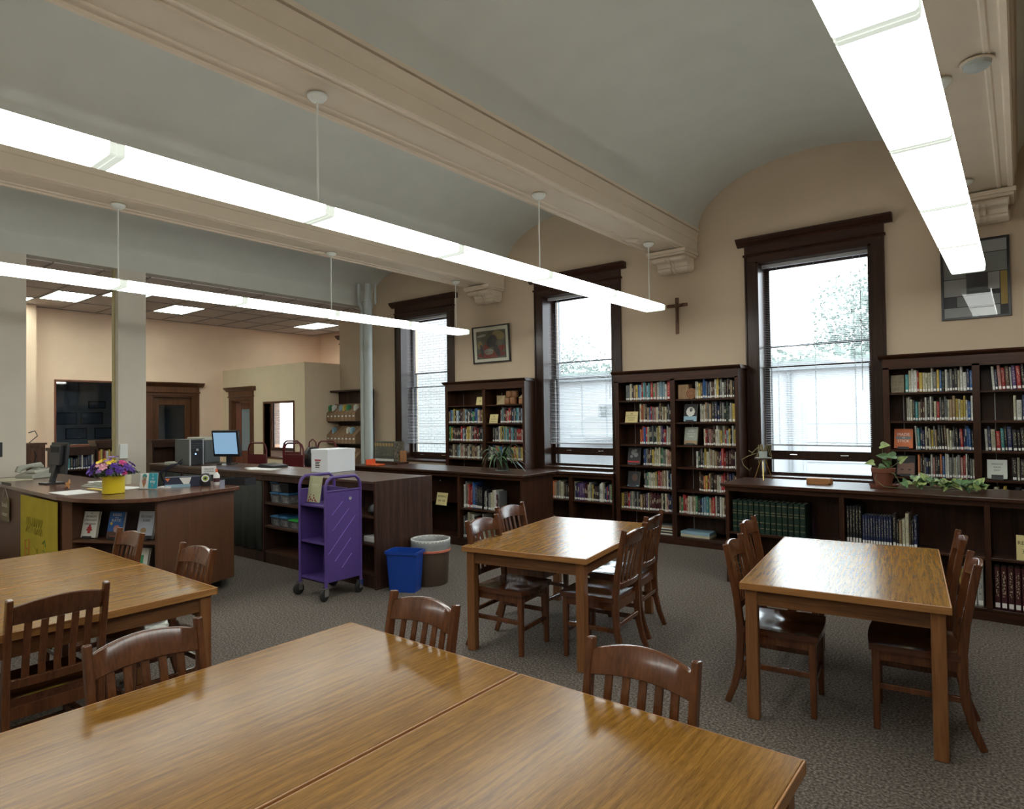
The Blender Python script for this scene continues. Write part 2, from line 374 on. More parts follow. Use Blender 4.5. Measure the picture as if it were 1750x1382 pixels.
# vaults between the beams
def vault(name, xc, a, rise, z0=4.05, n=36):
    mb = MB(); pts = [(xc-a*math.cos(PI*i/n), z0+rise*math.sin(PI*i/n)) for i in range(n+1)]
    poly = pts; k = len(poly)
    for y in (YR, YW+.01): mb.v += [(x, y, z) for x, z in poly]
    mb.f = [(i, i+1, i+1+k, i+k) for i in range(k-1)]; mb.mi = [0]*len(mb.f)
    me = mb.mesh(name, M['ceil'], True, fix=False); o = link(name, me); o['kind'] = 'structure'; return o
BX = [-6.757, -3.505, -.255, 2.995]
vault('ceiling_vault', -8.13, 1.67, .50); vault('ceiling_vault', -5.13, 1.355, .70); vault('ceiling_vault', -1.88, 1.355, .70); vault('ceiling_vault', 1.37, 1.355, .70)
struct('ceiling', MB().box(XL-.3, XR+.3, YR-.2, YW+.42, 4.95, 5.1), M['ceil'])  # unseen roof slab above the vaults, added to keep sky light out
# beams with their mouldings
def beam(x):
    half = [(.0, 3.775), (.125, 3.775), (.135, 3.765), (.155, 3.765), (.165, 3.775), (.205, 3.775), (.215, 3.760), (.245, 3.760), (.255, 3.775), (.255, 3.895), (.262, 3.90),
            (.260, 3.955), (.276, 4.022), (.262, 4.024), (.262, 4.032), (.288, 4.034), (.288, 4.068)]
    poly = [(x+a, z) for a, z in half]+[(x-a, z) for a, z in reversed(half[1:])]
    return struct('ceiling_beam', MB().prism(poly, 'Y', YR, YW-.001), M['beam'])
for x in BX[:3]: beam(x)
# corbels under the beam ends: abacus, scroll body, straps
def corbel(x):
    root = bpy.data.objects.new('beam_corbel', None); COL.objects.link(root); root.location = (x, YW, 0); root['kind'] = 'structure'
    part('abacus', MB().box(-.27, .27, -.42, -.001, 3.715, 3.76).box(-.255, .255, -.405, -.001, 3.69, 3.715), M['corbel'], root, .006)
    sc = []
    for i in range(13):                                        # front volute
        a = PI*.6-2*PI*i/12*.83; sc.append((-.335+.058*math.cos(a), 3.632+.058*math.sin(a)))
    side = [(-.0, 3.69), (-.36, 3.69)]+[(-.325+.062*math.cos(a), 3.630+.062*math.sin(a)) for a in [PI*.62+PI*j/8*1.05 for j in range(8)]]
    side += [(-.29, 3.585), (-.25, 3.60), (-.225, 3.565), (-.205, 3.505)]+[(-.115+.098*math.cos(a), 3.485+.098*math.sin(a)) for a in [PI*1.02+PI*j/7*.9 for j in range(8)]]+[(0, 3.47)]
    part('scroll', MB().prism(side, 'X', -.205, .205), M['corbel'], root, .004)
    big = [(y*1.0, z-.0) for y, z in side]
    for s in (-1, 1):
        part('volute', MB().lathe([(.0, -.015), (.075, -.015), (.085, .0), (.075, .012), (.055, .004), (.04, .012), (.018, .004), (.0, .014)], 18, cap=False),
             M['corbel'], root, smooth=True, loc=(s*.207, -.115, 3.485), rot=(0, s*PI/2, 0))
        part('volute', MB().lathe([(.0, -.012), (.052, -.012), (.060, .0), (.052, .010), (.034, .003), (.02, .010), (.0, .010)], 16, cap=False),
             M['corbel'], root, smooth=True, loc=(s*.207, -.325, 3.630), rot=(0, s*PI/2, 0))
    for dx in (-.045, .005):
        part('strap', MB().prism([(y-.012 if y < 0 else y, z-.012) for y, z in side], 'X', dx+.0, dx+.028), M['corbel'], root, .003)
    for ch in root.children:
        if ch.name.startswith('abacus'): continue
        ch.scale = (1, 1, .62) if ch.name.startswith(('scroll', 'strap')) else (.66, 1, 1)
        ch.location.z = 3.70+(ch.location.z-3.70)*.62 if ch.name.startswith('volute') else 3.70*.38
    return root
for x in BX[:3]: corbel(x)

# back room behind the opening
wb = MB().box(XB-.2, XB, YR, 4.0, 0, 4.3).box(XB-.2, XB, 4.0, 5.0, 0, 1.24).box(XB-.2, XB, 4.0, 5.0, 2.44, 4.3).box(XB-.2, XB, 5.0, 5.68, 0, 4.3)
wb.box(XB-.2, XB, 5.68, 6.52, 2.22, 4.3).box(XB-.2, XB, 6.52, 7.18, 0, 4.3).box(XB-.2, XB, 7.18, 9.9, 2.78, 4.3)
struct('wall_left_back_room', wb, M['backwall'])
struct('trim_3', MB().box(XB, XB+.28, 3.02, 3.62, 0, 3.78), M['backwall'])
struct('trim_4', MB().box(XB+.28, XB+.31, 3.02, 3.06, 0, 3.78), M['backedge'])
YB = 9.75
rw = MB().box(-16.3, -15.05, 9.0, 9.2, 0, 2.78).box(-13.95, -12.95, 9.0, 9.2, 0, 2.78).box(-14.06, -10.87, YB, YB+.3, 0, 4.3).box(-15.05, -13.95, 9.0, 9.2, 0, .95).box(-15.05, -13.95, 9.0, 9.2, 2.5, 2.78).box(-12.95, -12.9, 9.0, YB, 0, 2.78)
rw.box(-10.88, -10.7, YW+.42, YB, 0, 4.3).box(-16.4, -16.2, 7.0, YB, 0, 3.0).box(-16.3, -14.07, 7.0, YB, 3.0, 3.1)
struct('wall_back_recess', rw, M['backwall'])
# low partition office
YP = 7.18; pw = MB(); ZP = 2.78
dx0, dx1, ox0, ox1 = -13.62, -12.86, -12.32, -11.25
pw.box(XB, dx0, YP, YP+.12, 0, ZP).box(dx0, dx1, YP, YP+.12, 2.10, ZP).box(dx1, ox0, YP, YP+.12, 0, ZP).box(ox0, ox1, YP, YP+.12, 2.01, ZP)
pw.box(ox0, ox1, YP, YP+.12, 0, .9).box(ox1, -10.87, YP, YP+.12, 0, ZP).box(-10.99, -10.87, YP+.12, YW, 0, ZP)
struct('wall_partition', pw, M['crosswall'])
struct('trim_5', MB().box(ox0-.03, ox1+.03, YP-.02, YP+.14, 2.0, 2.04).box(ox0-.03, ox0+.0, YP-.02, YP+.14, .9, 2.0).box(ox1, ox1+.03, YP-.02, YP+.14, .9, 2.0).box(ox0-.03, ox1+.03, YP-.02, YP+.14, .87, .9), M['doorwood'])
def classic_head(x0, x1, z, mat, parent, y=0, kind='X'):
    """capital, frieze and cornice over a door or window casing, front towards -Y at y"""
    part('capital', MB().prism([(y+.0, z), (y-.045, z), (y-.055, z+.012), (y-.045, z+.028), (y+0, z+.028)], 'X', x0-.015, x1+.015), mat, parent)
    part('frieze', MB().box(x0, x1, y-.035, y, z+.028, z+.15), mat, parent)
    part('cornice', MB().prism([(y, z+.13), (y-.04, z+.13), (y-.055, z+.15), (y-.085, z+.17), (y-.105, z+.195), (y-.115, z+.20), (y-.115, z+.222), (y, z+.222)], 'X', x0-.085, x1+.085), mat, parent)
def door(name, w_, h, loc, rz, openang=None):
    d = bpy.data.objects.new(name, None); COL.objects.link(d); d.location = loc; d.rotation_euler = (0, 0, rz); d['kind'] = 'structure'
    part('casing', MB().box(-w_/2-.12, -w_/2, -.03, 0, 0, h).box(w_/2, w_/2+.12, -.03, 0, 0, h).box(-w_/2-.12, w_/2+.12, -.03, 0, h, h+.06), M['doorwood'], d, .004)
    part('door_jamb', MB().box(-w_/2, -w_/2+.03, -.01, .14, 0, h).box(w_/2-.03, w_/2, -.01, .14, 0, h).box(-w_/2, w_/2, -.01, .14, h-.03, h), M['doorwood'], d)
    classic_head(-w_/2-.12, w_/2+.12, h+.06, M['doorwood'], d)
    lw = w_-.07
    leaf = MB().box(0, .12, 0, .04, 0, h-.05).box(lw-.12, lw, 0, .04, 0, h-.05).box(.12, lw-.12, 0, .04, h-.2, h-.05).box(.12, lw-.12, 0, .04, 0, .25).box(.12, lw-.12, 0, .04, .82, .98).box(.12, lw-.12, .012, .028, .25, .82)
    a = 0 if openang is None else openang
    lf = part('door_leaf', leaf, M['doorred'] if openang is not None else M['doorwood'], d, .004, loc=(-w_/2+.035, .05, .01), rot=(0, 0, a))
    part('pane', MB().box(.12, lw-.12, .016, .024, .98, h-.2), M['frost'] if openang is not None else M['glassdark'], lf)
    part('door_handle', MB().lathe([(.0, 0), (.028, 0), (.012, .02), (.012, .045), (.028, .055), (.026, .08), (0, .085)], 14, cap=False), M['brass'], lf, smooth=True, loc=(lw-.06, 0, 1.0), rot=(PI/2, 0, 0))
    return d
door('door_1', .76, 2.10, ((dx0+dx1)/2, YP, 0), 0, .85)
door('door_2', .84, 2.20, (XB, 6.10, 0), PI/2)
# dark interior window in the back wall and the unlit room behind it
iw = bpy.data.objects.new('window_4', None); COL.objects.link(iw); iw.location = (XB, 4.5, 0); iw['kind'] = 'structure'
part('window_frame', MB().box(-.03, .02, -.53, .53, 1.20, 1.24).box(-.03, .015, -.53, .53, 2.44, 2.47).box(-.03, .015, -.53, -.5, 1.24, 2.44).box(-.03, .015, .5, .53, 1.24, 2.44), M['doorred'], iw)
part('pane', MB().box(-.10, -.092, -.5, .5, 1.24, 2.44), M['glassdark'], iw)
struct('wall_unlit_room', MB().box(-16.2, -16.1, 3.0, 6.9, 0, 3).box(-16.1, XB-.2, 3.0, 3.1, 0, 3).box(-16.1, XB-.2, 6.8, 6.9, 0, 3).box(-16.2, XB-.2, 3, 6.9, 3, 3.1), M['dimroom'])
k = 0
for (y, z, a, b_) in ((4.75, 1.75, .42, .26), (5.25, 1.75, .42, .26), (4.95, 1.42, .40, .24), (5.5, 1.42, .4, .24), (5.35, 2.05, .34, .16)):
    t = thing('notice_board', ['framed dark notice board seen first in the unlit room', 'framed dark board beside it in the unlit room', 'lower dark framed board behind the interior glass', 'lower right dark board behind the interior glass', 'small upper framed board behind the interior glass'][k], 'board', (-16.09, y, z))
    part('frame', MB().box(0, .012, -a/2, a/2, -b_/2, b_/2), plain('board edge', (.008, .008, .01), .6), t)
    part('board', MB().box(.012, .016, -a/2+.015, a/2-.015, -b_/2+.015, b_/2-.015), plain('dim board', (.25, .30, .38), .6), t); k += 1
# suspended ceiling of tiles with a metal grid
ct = bpy.data.objects.new('ceiling_back_room', None); COL.objects.link(ct); ct['kind'] = 'structure'; ct.location = (0, 0, 3.78)
tm = MB().box(-.495, .495, -.29, .29, .006, .02).mesh('ceiling_tile', M['tile'])
TR = [(-12.6, 3.4), (-12.6, 5.82), (-12.6, 8.24), (-11.4, 4.6)]
grid = MB()
gx = [XB+.06+1.0*i for i in range(5)]; gy = [-2.63+.605*i for i in range(21)]
trof = []
for i in range(4):
    for j in range(20):
        x = gx[i]+.5; y = gy[j]+.3
        if i == 1 and j in (2, 6, 10, 13, 18) or (i == 2 and j in (3, 7, 11)) or (i, j) in ((0, 9), ): trof.append((x, y)); continue  # panels hidden behind the left wall are added to brighten the back room
        if x > XL-.3: continue
        link('ceiling_tile', tm, ct, (x, y, 0))
for x in gx[:-1]: grid.box(x-.012, x+.012, gy[0], gy[-1], -.004, .006)
for y in gy: grid.box(gx[0], XL-.26, y-.012, y+.012, -.004, .006)
part('grid', grid, M['grid'], ct)
struct('ceiling_slab', MB().box(-16.4, XL-.2, YR, 10.2, 4.3, 4.4), M['ceil'])
ords = ['first', 'second', 'third', 'fourth', 'fifth', 'sixth', 'seventh', 'eighth', 'ninth', 'tenth', 'eleventh', 'twelfth', 'thirteenth', 'fourteenth', 'fifteenth', 'sixteenth', 'seventeenth',
        'eighteenth', 'nineteenth', 'twentieth', 'twenty-first', 'twenty-second', 'twenty-third', 'twenty-fourth', 'twenty-fifth', 'twenty-sixth', 'twenty-seventh', 'twenty-eighth', 'twenty-ninth', 'thirtieth',
        'thirty-first', 'thirty-second', 'thirty-third', 'thirty-fourth', 'thirty-fifth', 'thirty-sixth', 'thirty-seventh', 'thirty-eighth', 'thirty-ninth', 'fortieth']
tl = {}
for i, (x, y) in enumerate(sorted(trof, key=lambda p: (p[1], p[0]))):
    t = thing('ceiling_light', 'recessed square-grid ceiling light panel of the back room, %s from the left' % ords[i], 'ceiling light', (x, y, 3.78), 0, 'recessed lights in the back room')
    part('housing', MB().box(-.49, .49, -.28, -.265, -.004, .05).box(-.49, .49, .265, .28, -.004, .05).box(-.49, -.475, -.265, .265, -.004, .05).box(.475, .49, -.265, .265, -.004, .05).box(-.49, .49, -.28, .28, .05, .06), M['white'], t)
    part('diffuser', MB().box(-.475, .475, -.265, .265, .008, .014), M['troffer'], t)
    lv = MB()
    for q in range(-2, 3): lv.box(-.475, .475, q*.1-.012, q*.1+.012, -.003, .008)
    lv.box(-.006, .006, -.265, .265, -.003, .008)
    part('louvre', lv, M['white'], t)
# roof over the back room shell above partition light
# ------------------------------------------------------------------ windows
def window(n, cx, zrail, zb):
    wd = bpy.data.objects.new('window_%d' % n, None); COL.objects.link(wd); wd.location = (cx, YW, 0); wd['kind'] = 'structure'
    for s in (-1, 1):
        a, b_ = sorted((s*HW, s*(HW+.135)))
        part('casing', MB().box(a, b_, -.03, 0, .86, ZO1).box(*(sorted((s*(HW+.115), s*(HW+.135)))), -.045, -.03, .86, ZO1+.07), M['casing'], wd, .003)
        a, b_ = sorted((s*HW, s*(HW-.025)))
        part('jamb', MB().box(a, b_, -.03, .34, ZO0, ZO1), M['casing'], wd)
    part('head_casing', MB().box(-HW-.135, HW+.135, -.03, 0, ZO1, ZO1+.07).box(-HW, HW, -.03, .34, ZO1-.025, ZO1), M['casingx'], wd)
    classic_head(-HW-.135, HW+.135, ZO1+.07, M['casingx'], wd)
    part('window_sill', MB().box(-HW, HW, -.03, .36, ZO0-.03, ZO0), M['casingx'], wd, .003)
    w2 = HW-.025
    def sash(y, z0, z1, st=.05, name='sash', mat='casing', bot=.07, top=.05):
        f = part(name, MB().box(-w2, -w2+st, y, y+.04, z0, z1).box(w2-st, w2, y, y+.04, z0, z1).box(-w2+st, w2-st, y, y+.04, z0, z0+bot).box(-w2+st, w2-st, y, y+.04, z1-top, z1), M[mat], wd)
        part('pane', MB().box(-w2+st, w2-st, y+.017, y+.021, z0+bot, z1-top), M['glass'], f)
    sash(.20, zrail, 2.24, bot=.10, top=.022)
    sash(.25, 2.22, ZO1-.025, bot=.022)
    sash(.29, ZO0, 2.50, name='storm_sash', mat='blacksoft', st=.04, bot=.03, top=.022)
    if zrail > .95:
        sash(.20, ZO0, zrail, bot=.035, top=.01)
    for x in (-.28, .28): part('sash_lift', MB().tube([(x-.045, .20, zrail+.05), (x-.04, .175, zrail+.055), (x+.04, .175, zrail+.055), (x+.045, .20, zrail+.05)], .006, 6), M['chrome'], wd)
    # venetian blind
    nm = {1: 'leftmost window, beyond the low bookcase with the fern', 2: 'middle window, left of the crucifix', 3: 'right window, beside the crucifix wall'}[n]
    vb = thing('venetian_blind', 'white slatted blind lowered in the '+nm, 'blind', (cx, YW+.12, 0), 0, 'venetian blinds in the tall windows')
    part('headrail', MB().box(-w2+.005, w2-.005, -.02, .02, ZO1-.07, ZO1-.028), M['slat'], vb)
    sl = MB(); z = zb+.03
    while z < ZO1-.08:
        sl.add([(-w2+.01, -.0115, z-.0024), (w2-.01, -.0115, z-.0024), (w2-.01, 0, z+.0012), (-w2+.01, 0, z+.0012), (w2-.01, .0115, z+.0030), (-w2+.01, .0115, z+.0030)], [(0, 1, 2, 3), (3, 2, 4, 5)]); z += .0218
    o = link('slats', sl.mesh('slats', M['slat'], True, fix=False), vb); o['kind'] = 'stuff'
    part('bottom_rail', MB().box(-w2+.01, w2-.01, -.012, .012, zb, zb+.016), M['slat'], vb, .003)
    cd = MB()
    for x in (-.42, 0, .42): cd.box(x-.0012, x+.0012, -.014, -.012, zb, ZO1-.07); cd.box(x-.0012, x+.0012, .012, .014, zb, ZO1-.07)
    part('ladder_cord', cd, M['slat'], vb)
    part('tilt_wand', MB().tube([(w2-.1, -.03, ZO1-.07), (w2-.1, -.03, 1.9)], .003, 6), M['slat'], vb)
window(1, CX[0], .93, 1.19); window(2, CX[1], 1.08, 1.235); window(3, CX[2], 1.10, 1.265)
# recess window of the partition office and a head of casing in the recess
rw_ = bpy.data.objects.new('window_5', None); COL.objects.link(rw_); rw_.location = (-14.50, 9.0, 0); rw_['kind'] = 'structure'
part('window_frame', MB().box(-.65, -.55, -.03, .05, .96, 2.5).box(.55, .65, -.03, .05, .96, 2.5).box(-.65, .65, -.03, .05, 2.5, 2.62).box(-.65, .65, -.05, .05, .88, .96), M['doorwood'], rw_)
part('pane', MB().box(-.55, .55, .1, .104, .96, 2.5), M['glass'], rw_)
vb = thing('venetian_blind', 'white blind seen through the opening of the partition office', 'blind', (-14.47, 9.0-.05, 0))
sl = MB(); z = 1.05
while z < 2.45: sl.add([(-.45, -.0115, z-.0045), (.42, -.0115, z-.0045), (.42, .0115, z+.0075), (-.45, .0115, z+.0075)], [(0, 1, 2, 3)]); z += .022
o = link('slats', sl.mesh('slats', M['slat'], fix=False), vb); o['kind'] = 'stuff'
part('headrail', MB().box(-.46, .43, -.02, .02, 2.45, 2.49), M['slat'], vb)
hd = bpy.data.objects.new('trim_6', None); COL.objects.link(hd); hd.location = (0, YB, 0); hd['kind'] = 'structure'
part('casing', MB().box(-13.2, -13.08, -.03, 0, 2.78, 3.50), M['casing'], hd); classic_head(-13.2, -11.2, 3.50, M['casingx'], hd)
struct('baseboard_back', MB().box(-10.8, XR, YW-.02, YW, 0, .14), M['darkx'], .003)
struct('baseboard_left', MB().box(XL, XL+.02, YR, 2.47, 0, .14), M['dark'], .003)

# pipes at the end of the opening
t = thing('steam_pipe', 'wide grey painted riser pipe in the corner by the leftmost window', 'pipe', (-9.36, 7.52, 0))
part('riser', MB().lathe([(.078, 0), (.078, 3.80), (.090, 3.80), (.090, 3.84), (.055, 3.845), (.055, 4.14)], 24), M['pipe'], t, smooth=True)
part('riser', MB().lathe([(.045, 0), (.045, 3.62), (.035, 3.63)], 18, (-.115, -.04, 0)), M['pipe'], t, smooth=True)
part('branch_pipe', MB().tube([(-.115, -.04, 3.62), (-.125, -.03, 3.70), (-.22, -.02, 3.78), (-.235, -.02, 3.85), (-.235, -.02, 4.17)], .028, 10), M['pipe'], t, smooth=True)
part('branch_pipe', MB().tube([(.17, .04, 3.75), (.17, .04, 4.12)], .02, 8), M['pipe'], t, smooth=True)
t = thing('back_pipe', 'white painted pipe standing in the recess of the back room', 'pipe', (-12.70, 9.55, 0))
part('riser', MB().lathe([(.13, 0), (.13, 3.76)], 20), M['white'], t, smooth=True)
part('riser', MB().lathe([(.08, 0), (.08, 3.76)], 16, (.24, .05, 0)), M['white'], t, smooth=True)

# ------------------------------------------------------------------ pendant light runs
def pendant(x, y0, nsec, label, first=-1):
    t = thing('pendant_light', label, 'pendant light', (x, 0, 2.95), 0, 'long fluorescent pendants under the beams')
    L_ = 1.22
    yE = y0+nsec*L_
    part('housing', MB().box(-.118, .118, y0, yE, .050, .070), M['white'], t, .004)
    pan = MB().prism([(-.131, .062), (-.128, .008), (-.118, 0), (.118, 0), (.128, .008), (.131, .062)], 'Y', .034, L_-.034)
    for k_, f_ in enumerate(pan.f): pan.mi[k_] = 1 if k_ in (2, 6) else 0
    pan = pan.mesh('diffuser', [M['lens'], M['lensside']])
    jn = MB().prism([(-.133, .058), (-.128, .003), (-.116, -.003), (.116, -.003), (.128, .003), (.133, .058)], 'Y', -.004, .004).mesh('joint_rib', M['band'])
    je = MB().prism([(-.131, .062), (-.128, .008), (-.118, 0), (.118, 0), (.128, .008), (.131, .062)], 'Y', 0, .03).mesh('diffuser_end', M['band'])
    for i in range(nsec): link('diffuser', pan, t, (0, y0+i*L_, 0))
    for i in range(nsec+1): link('joint_rib', jn, t, (0, y0+i*L_, 0))
    for i in range(nsec): link('diffuser_end', je, t, (0, y0+i*L_+.004, 0)); link('diffuser_end', je, t, (0, y0+(i+1)*L_-.034, 0))
    can = MB().lathe([(.0, .0), (.02, .0), (.045, .012), (.062, .03), (.066, .045), (.0, .046)], 20, cap=False).mesh('canopy', M['white'], True)
    rod = MB().tube([(0, 0, 0), (0, 0, 1)], .0065, 8).mesh('rod', M['white'])
    for yy in (-.0, 2.44, 4.88, 7.16):
        if yy < y0: continue
        o = link('canopy', can, t, (0, yy, 3.718-2.95)); o = link('rod', rod, t, (0, yy, .07)); o.scale = (1, 1, 3.73-2.95-.07)
    return t
pendant(-3.53, -2.44, 8, 'long glowing fluorescent pendant crossing the middle of the ceiling, hung from the middle beam')
pendant(-6.79, -2.44, 8, 'glowing fluorescent pendant farthest left, hung from the beam before the back room')
pendant(-.355, -2.44, 8, 'glowing fluorescent pendant seen from below at the upper right, before the geometric picture')
for (x, y) in ((-3.62, 6.9), (-6.88, 4.75)):
    o = part('ceiling_rose', MB().lathe([(0, -.02), (.03, -.02), (.06, -.008), (.075, 0)], 18, cap=False), M['beam'], None, smooth=True, loc=(x+.0, y, 3.762))
    tag(o, 'small round cover plate on the underside of the '+('middle' if x > -5 else 'left')+' beam', 'cover plate')
# smoke detector at upper right
t = thing('smoke_detector', 'grey round detector under the right beam behind the pendant', 'detector', (-.16, 4.75, 3.762))
part('housing', MB().lathe([(0, -.045), (.05, -.045), (.07, -.03), (.075, 0)], 20, cap=False), M['pipe'], t, smooth=True)
part('base_plate', MB().lathe([(0, -.008), (.09, -.008), (.09, 0)], 20, cap=False), M['beam'], t, smooth=True)

# ------------------------------------------------------------------ bookcases
def tall_case(label, x0, x1, zs, div, zt=2.25, yf=7.70):
    t = thing('bookcase', label, 'bookcase', ((x0+x1)/2, YW, 0)); c = (x0+x1)/2; a, b_ = x0-c, x1-c; D = yf-YW+.0
    d = div-c
    part('side_panel', MB().box(a, a+.025, D, -.005, 0, zt-.02), M['dark'], t); part('side_panel', MB().box(b_-.025, b_, D, -.005, 0, zt-.02), M['dark'], t)
    part('stile', MB().box(a, a+.06, D-.02, D, 0, zt-.13), M['dark'], t, .003); part('stile', MB().box(b_-.045, b_, D-.02, D, 0, zt-.13), M['dark'], t, .003)
    part('divider', MB().box(d-.03, d+.03, D-.02, D, .1, zt-.13).box(d-.012, d+.012, D, -.02, .1, zt-.1), M['dark'], t)
    part('frieze', MB().box(a, b_, D-.02, D, zt-.15, zt-.03), M['darkx'], t)
    part('cornice', MB().prism([(-.004, zt-.045), (D-.02, zt-.045), (D-.03, zt-.04), (D-.055, zt-.018), (D-.06, zt), (-.004, zt)], 'X', a-.04, b_+.04), M['darkx'], t, .002)
    part('plinth', MB().box(a, b_, D-.01, D+.02, 0, .1).box(a, b_, D-.02, D-.01, .0, .085), M['darkx'], t, .003)
    part('back_panel', MB().box(a+.02, b_-.02, -.02, -.006, .05, zt-.05), M['dark'], t)
    for (u, v) in ((a+.025, d-.012), (d+.012, b_-.025)):
        for z in zs: part('shelf', MB().box(u, v, D+.005, -.02, z-.022, z), M['darkx'], t, .002)
        part('shelf_track', MB().box(u+.12, u+.128, -.024, -.02, .12, zt-.2), M['silver'], t)
    return t
ZS = [1.855, 1.56, 1.265, .985, .69, .395, .10]
tall_case('dark tall bookcase below the crucifix, between middle and right windows', -4.33, -2.645, ZS, -3.49)
tall_case('dark tall bookcase beneath the picture of curving colour shapes, between left and middle windows', -7.56, -5.88, ZS, -6.70)
tall_case('dark tall bookcase at the right frame edge beneath the geometric picture', -1.13, 1.30, ZS, -.335)
def low_case(label, x0, x1, yf, depth, zt, divs, zsh, over=.035):
    t = thing('low_bookcase', label, 'bookcase', (x0, yf, 0)); W_ = x1-x0
    part('side_panel', MB().box(0, .035, 0, depth, .0, zt-.03), M['dark'], t, .003); part('side_panel', MB().box(W_-.035, W_, 0, depth, .0, zt-.03), M['dark'], t, .003)
    for d in divs: part('divider', MB().box(d-x0-.02, d-x0+.02, -.004, depth-.02, .1, zt-.03), M['dark'], t, .002)
    part('worktop', MB().box(-over, W_+over, -over, depth+over, zt-.032, zt), M['darkx'], t, .005)
    part('rail', MB().box(.03, W_-.03, -.002, .018, zt-.075, zt-.032), M['darkx'], t)
    part('plinth', MB().box(.0, W_, .012, .03, 0, .10), M['darkx'], t)
    part('back_panel', MB().box(.03, W_-.03, depth/2-.01, depth/2+.01, .08, zt-.03), M['dark'], t)
    part('bottom_shelf', MB().box(.03, W_-.03, .004, depth-.01, .08, .10), M['darkx'], t, .002)
    xs = [x0]+list(divs)+[x1]
    for i in range(len(xs)-1): part('shelf', MB().box(xs[i]-x0+.02, xs[i+1]-x0-.02, .006, depth/2-.01, zsh-.022, zsh), M['darkx'], t, .002)
    return t
low_case('dark low bookcase with trailing plant on top, behind the right table', -2.31, 1.95, 6.27, .64, .975, (-1.265, -.225, .82), .50)
low_case('dark low bookcase with fern on top, in front of the leftmost window', -8.0, -4.68, 6.05, .64, .96, (-5.73, -6.77), .49)
# low shelves under the middle and right windows
def sill_case(label, x0, x1, div, zsh):
    t = thing('window_bookshelf', label, 'bookcase', (x0, YW, 0)); W_ = x1-x0
    part('worktop', MB().box(0, W_, -.335, -.005, .825, .862), M['darkx'], t, .004)
    part('side_panel', MB().box(.0, .025, -.30, -.005, 0, .825), M['dark'], t); part('side_panel', MB().box(W_-.025, W_, -.30, -.005, 0, .825), M['dark'], t)
    part('divider', MB().box(div-x0-.03, div-x0+.03, -.305, -.01, .1, .825), M['dark'], t)
    part('rail', MB().box(0, W_, -.302, -.28, .775, .825), M['darkx'], t)
    part('plinth', MB().box(0, W_, -.30, -.28, 0, .1), M['darkx'], t); part('back_panel', MB().box(0, W_, -.02, -.006, .05, .82), M['dark'], t)
    part('bottom_shelf', MB().box(.02, W_-.02, -.295, -.02, .08, .10), M['darkx'], t)
    part('shelf', MB().box(.02, div-x0-.03, -.295, -.02, zsh-.022, zsh), M['darkx'], t, .002); part('shelf', MB().box(div-x0+.03, W_-.02, -.295, -.02, zsh-.022, zsh), M['darkx'], t, .002)
sill_case('dark low shelf under the middle window', -5.83, -4.38, -5.08, .455)
sill_case('dark low shelf under the right window, behind the low bookcase', -2.60, -1.18, -1.89, .455)

# ------------------------------------------------------------------ books
rnd = random.Random(7)
covm = MB()
pr = [(-.5, .06), (-.42, .02), (-.22, 0), (.22, 0), (.42, .02), (.5, .06), (.5, 1), (.40, 1), (.40, .09), (-.40, .09), (-.40, 1), (-.5, 1)]
covm.prism(pr, 'Z', 0, 1)
COVER = covm.mesh('book', M['cover']); PAGES = MB().box(-.40, .40, .09, .975, .015, .97).mesh('pages', M['pages']); LABEL = MB().box(-.36, .36, -.018, .0, .045, .155).mesh('spine_label', M['label'])
GM = plain('dull gilt', (.20, .17, .09), .4, .3)
GILT = [MB().box(-.40, .40, -.012, .0, zz, zz+.022).mesh('gilt_band', GM) for zz in (.88, .66, .58, .34, .16)]
pv = cover_mat('gilt volume cloth', False); M['cloth'] = pv
for l_ in list(pv.node_tree.links):
    if l_.to_socket.name == 'Base Color': pv.node_tree.links.remove(l_)
pv.node_tree.links.new([n_ for n_ in pv.node_tree.nodes if n_.type == 'OBJECT_INFO'][0].outputs['Color'], pv.node_tree.nodes['Principled BSDF'].inputs['Base Color'])
COVER2 = covm.mesh('book', pv)
BOOKS = []
def run(where, group, x0, x1, yf, z, cols, h=(.19, .25), depth=(.14, .20), same=False, lean=0, wv=(.6, 1.5), lab=True, cat='book', rz=0):
    n = len(cols); ws = [1 if same else rnd.uniform(*wv) for _ in cols]; tot = sum(ws); x = x0
    hh = rnd.uniform(*h)
    for i, c in enumerate(cols):
        w_ = ws[i]/tot*(x1-x0)
        H = hh if same else rnd.uniform(*h); D = (depth[0]+depth[1])/2 if same else rnd.uniform(*depth)
        BOOKS.append(dict(x=x+w_/2, y=yf+(0 if same else rnd.uniform(0, .012)), z=z, w=w_*.95, h=H, d=D, c=c, i=i, where=where, group=group, lab=lab, lean=lean if not same else 0, n=n))
        x += w_
def bay(a, b_, u, v): return (a+(b_-a)*u, a+(b_-a)*v)
YF = 7.725; nmB = 'bookcase below the crucifix'; nmC = 'bookcase at right frame edge'; nmA = 'bookcase under the curved-shape picture'
rown = ['top', 'second', 'third', 'fourth', 'fifth', 'sixth', 'bottom']
def br(case, side, r, u, v, cols, **k):
    X = {('B', 'L'): (-4.30, -3.51), ('B', 'R'): (-3.47, -2.675), ('A', 'L'): (-7.525, -6.72), ('A', 'R'): (-6.68, -5.91), ('C', 'L'): (-1.095, -.355), ('C', 'R'): (-.315, .475), ('C', 'X'): (.5, 1.25)}[(case, side)]
    a, b_ = bay(*X, u, v); nm = {'A': nmA, 'B': nmB, 'C': nmC}[case]
    run('%s shelf, %s bay, %s' % (rown[r], {'L': 'left', 'R': 'right', 'X': 'far right'}[side], nm), 'books in the '+nm, a, b_, YF, ZS[r], cols, **k)
br('B', 'L', 0, .15, .99, 'eeckuyblrteltrgswllwrk')
br('B', 'L', 1, .40, .99, 'coukubrescnukcuckeke')
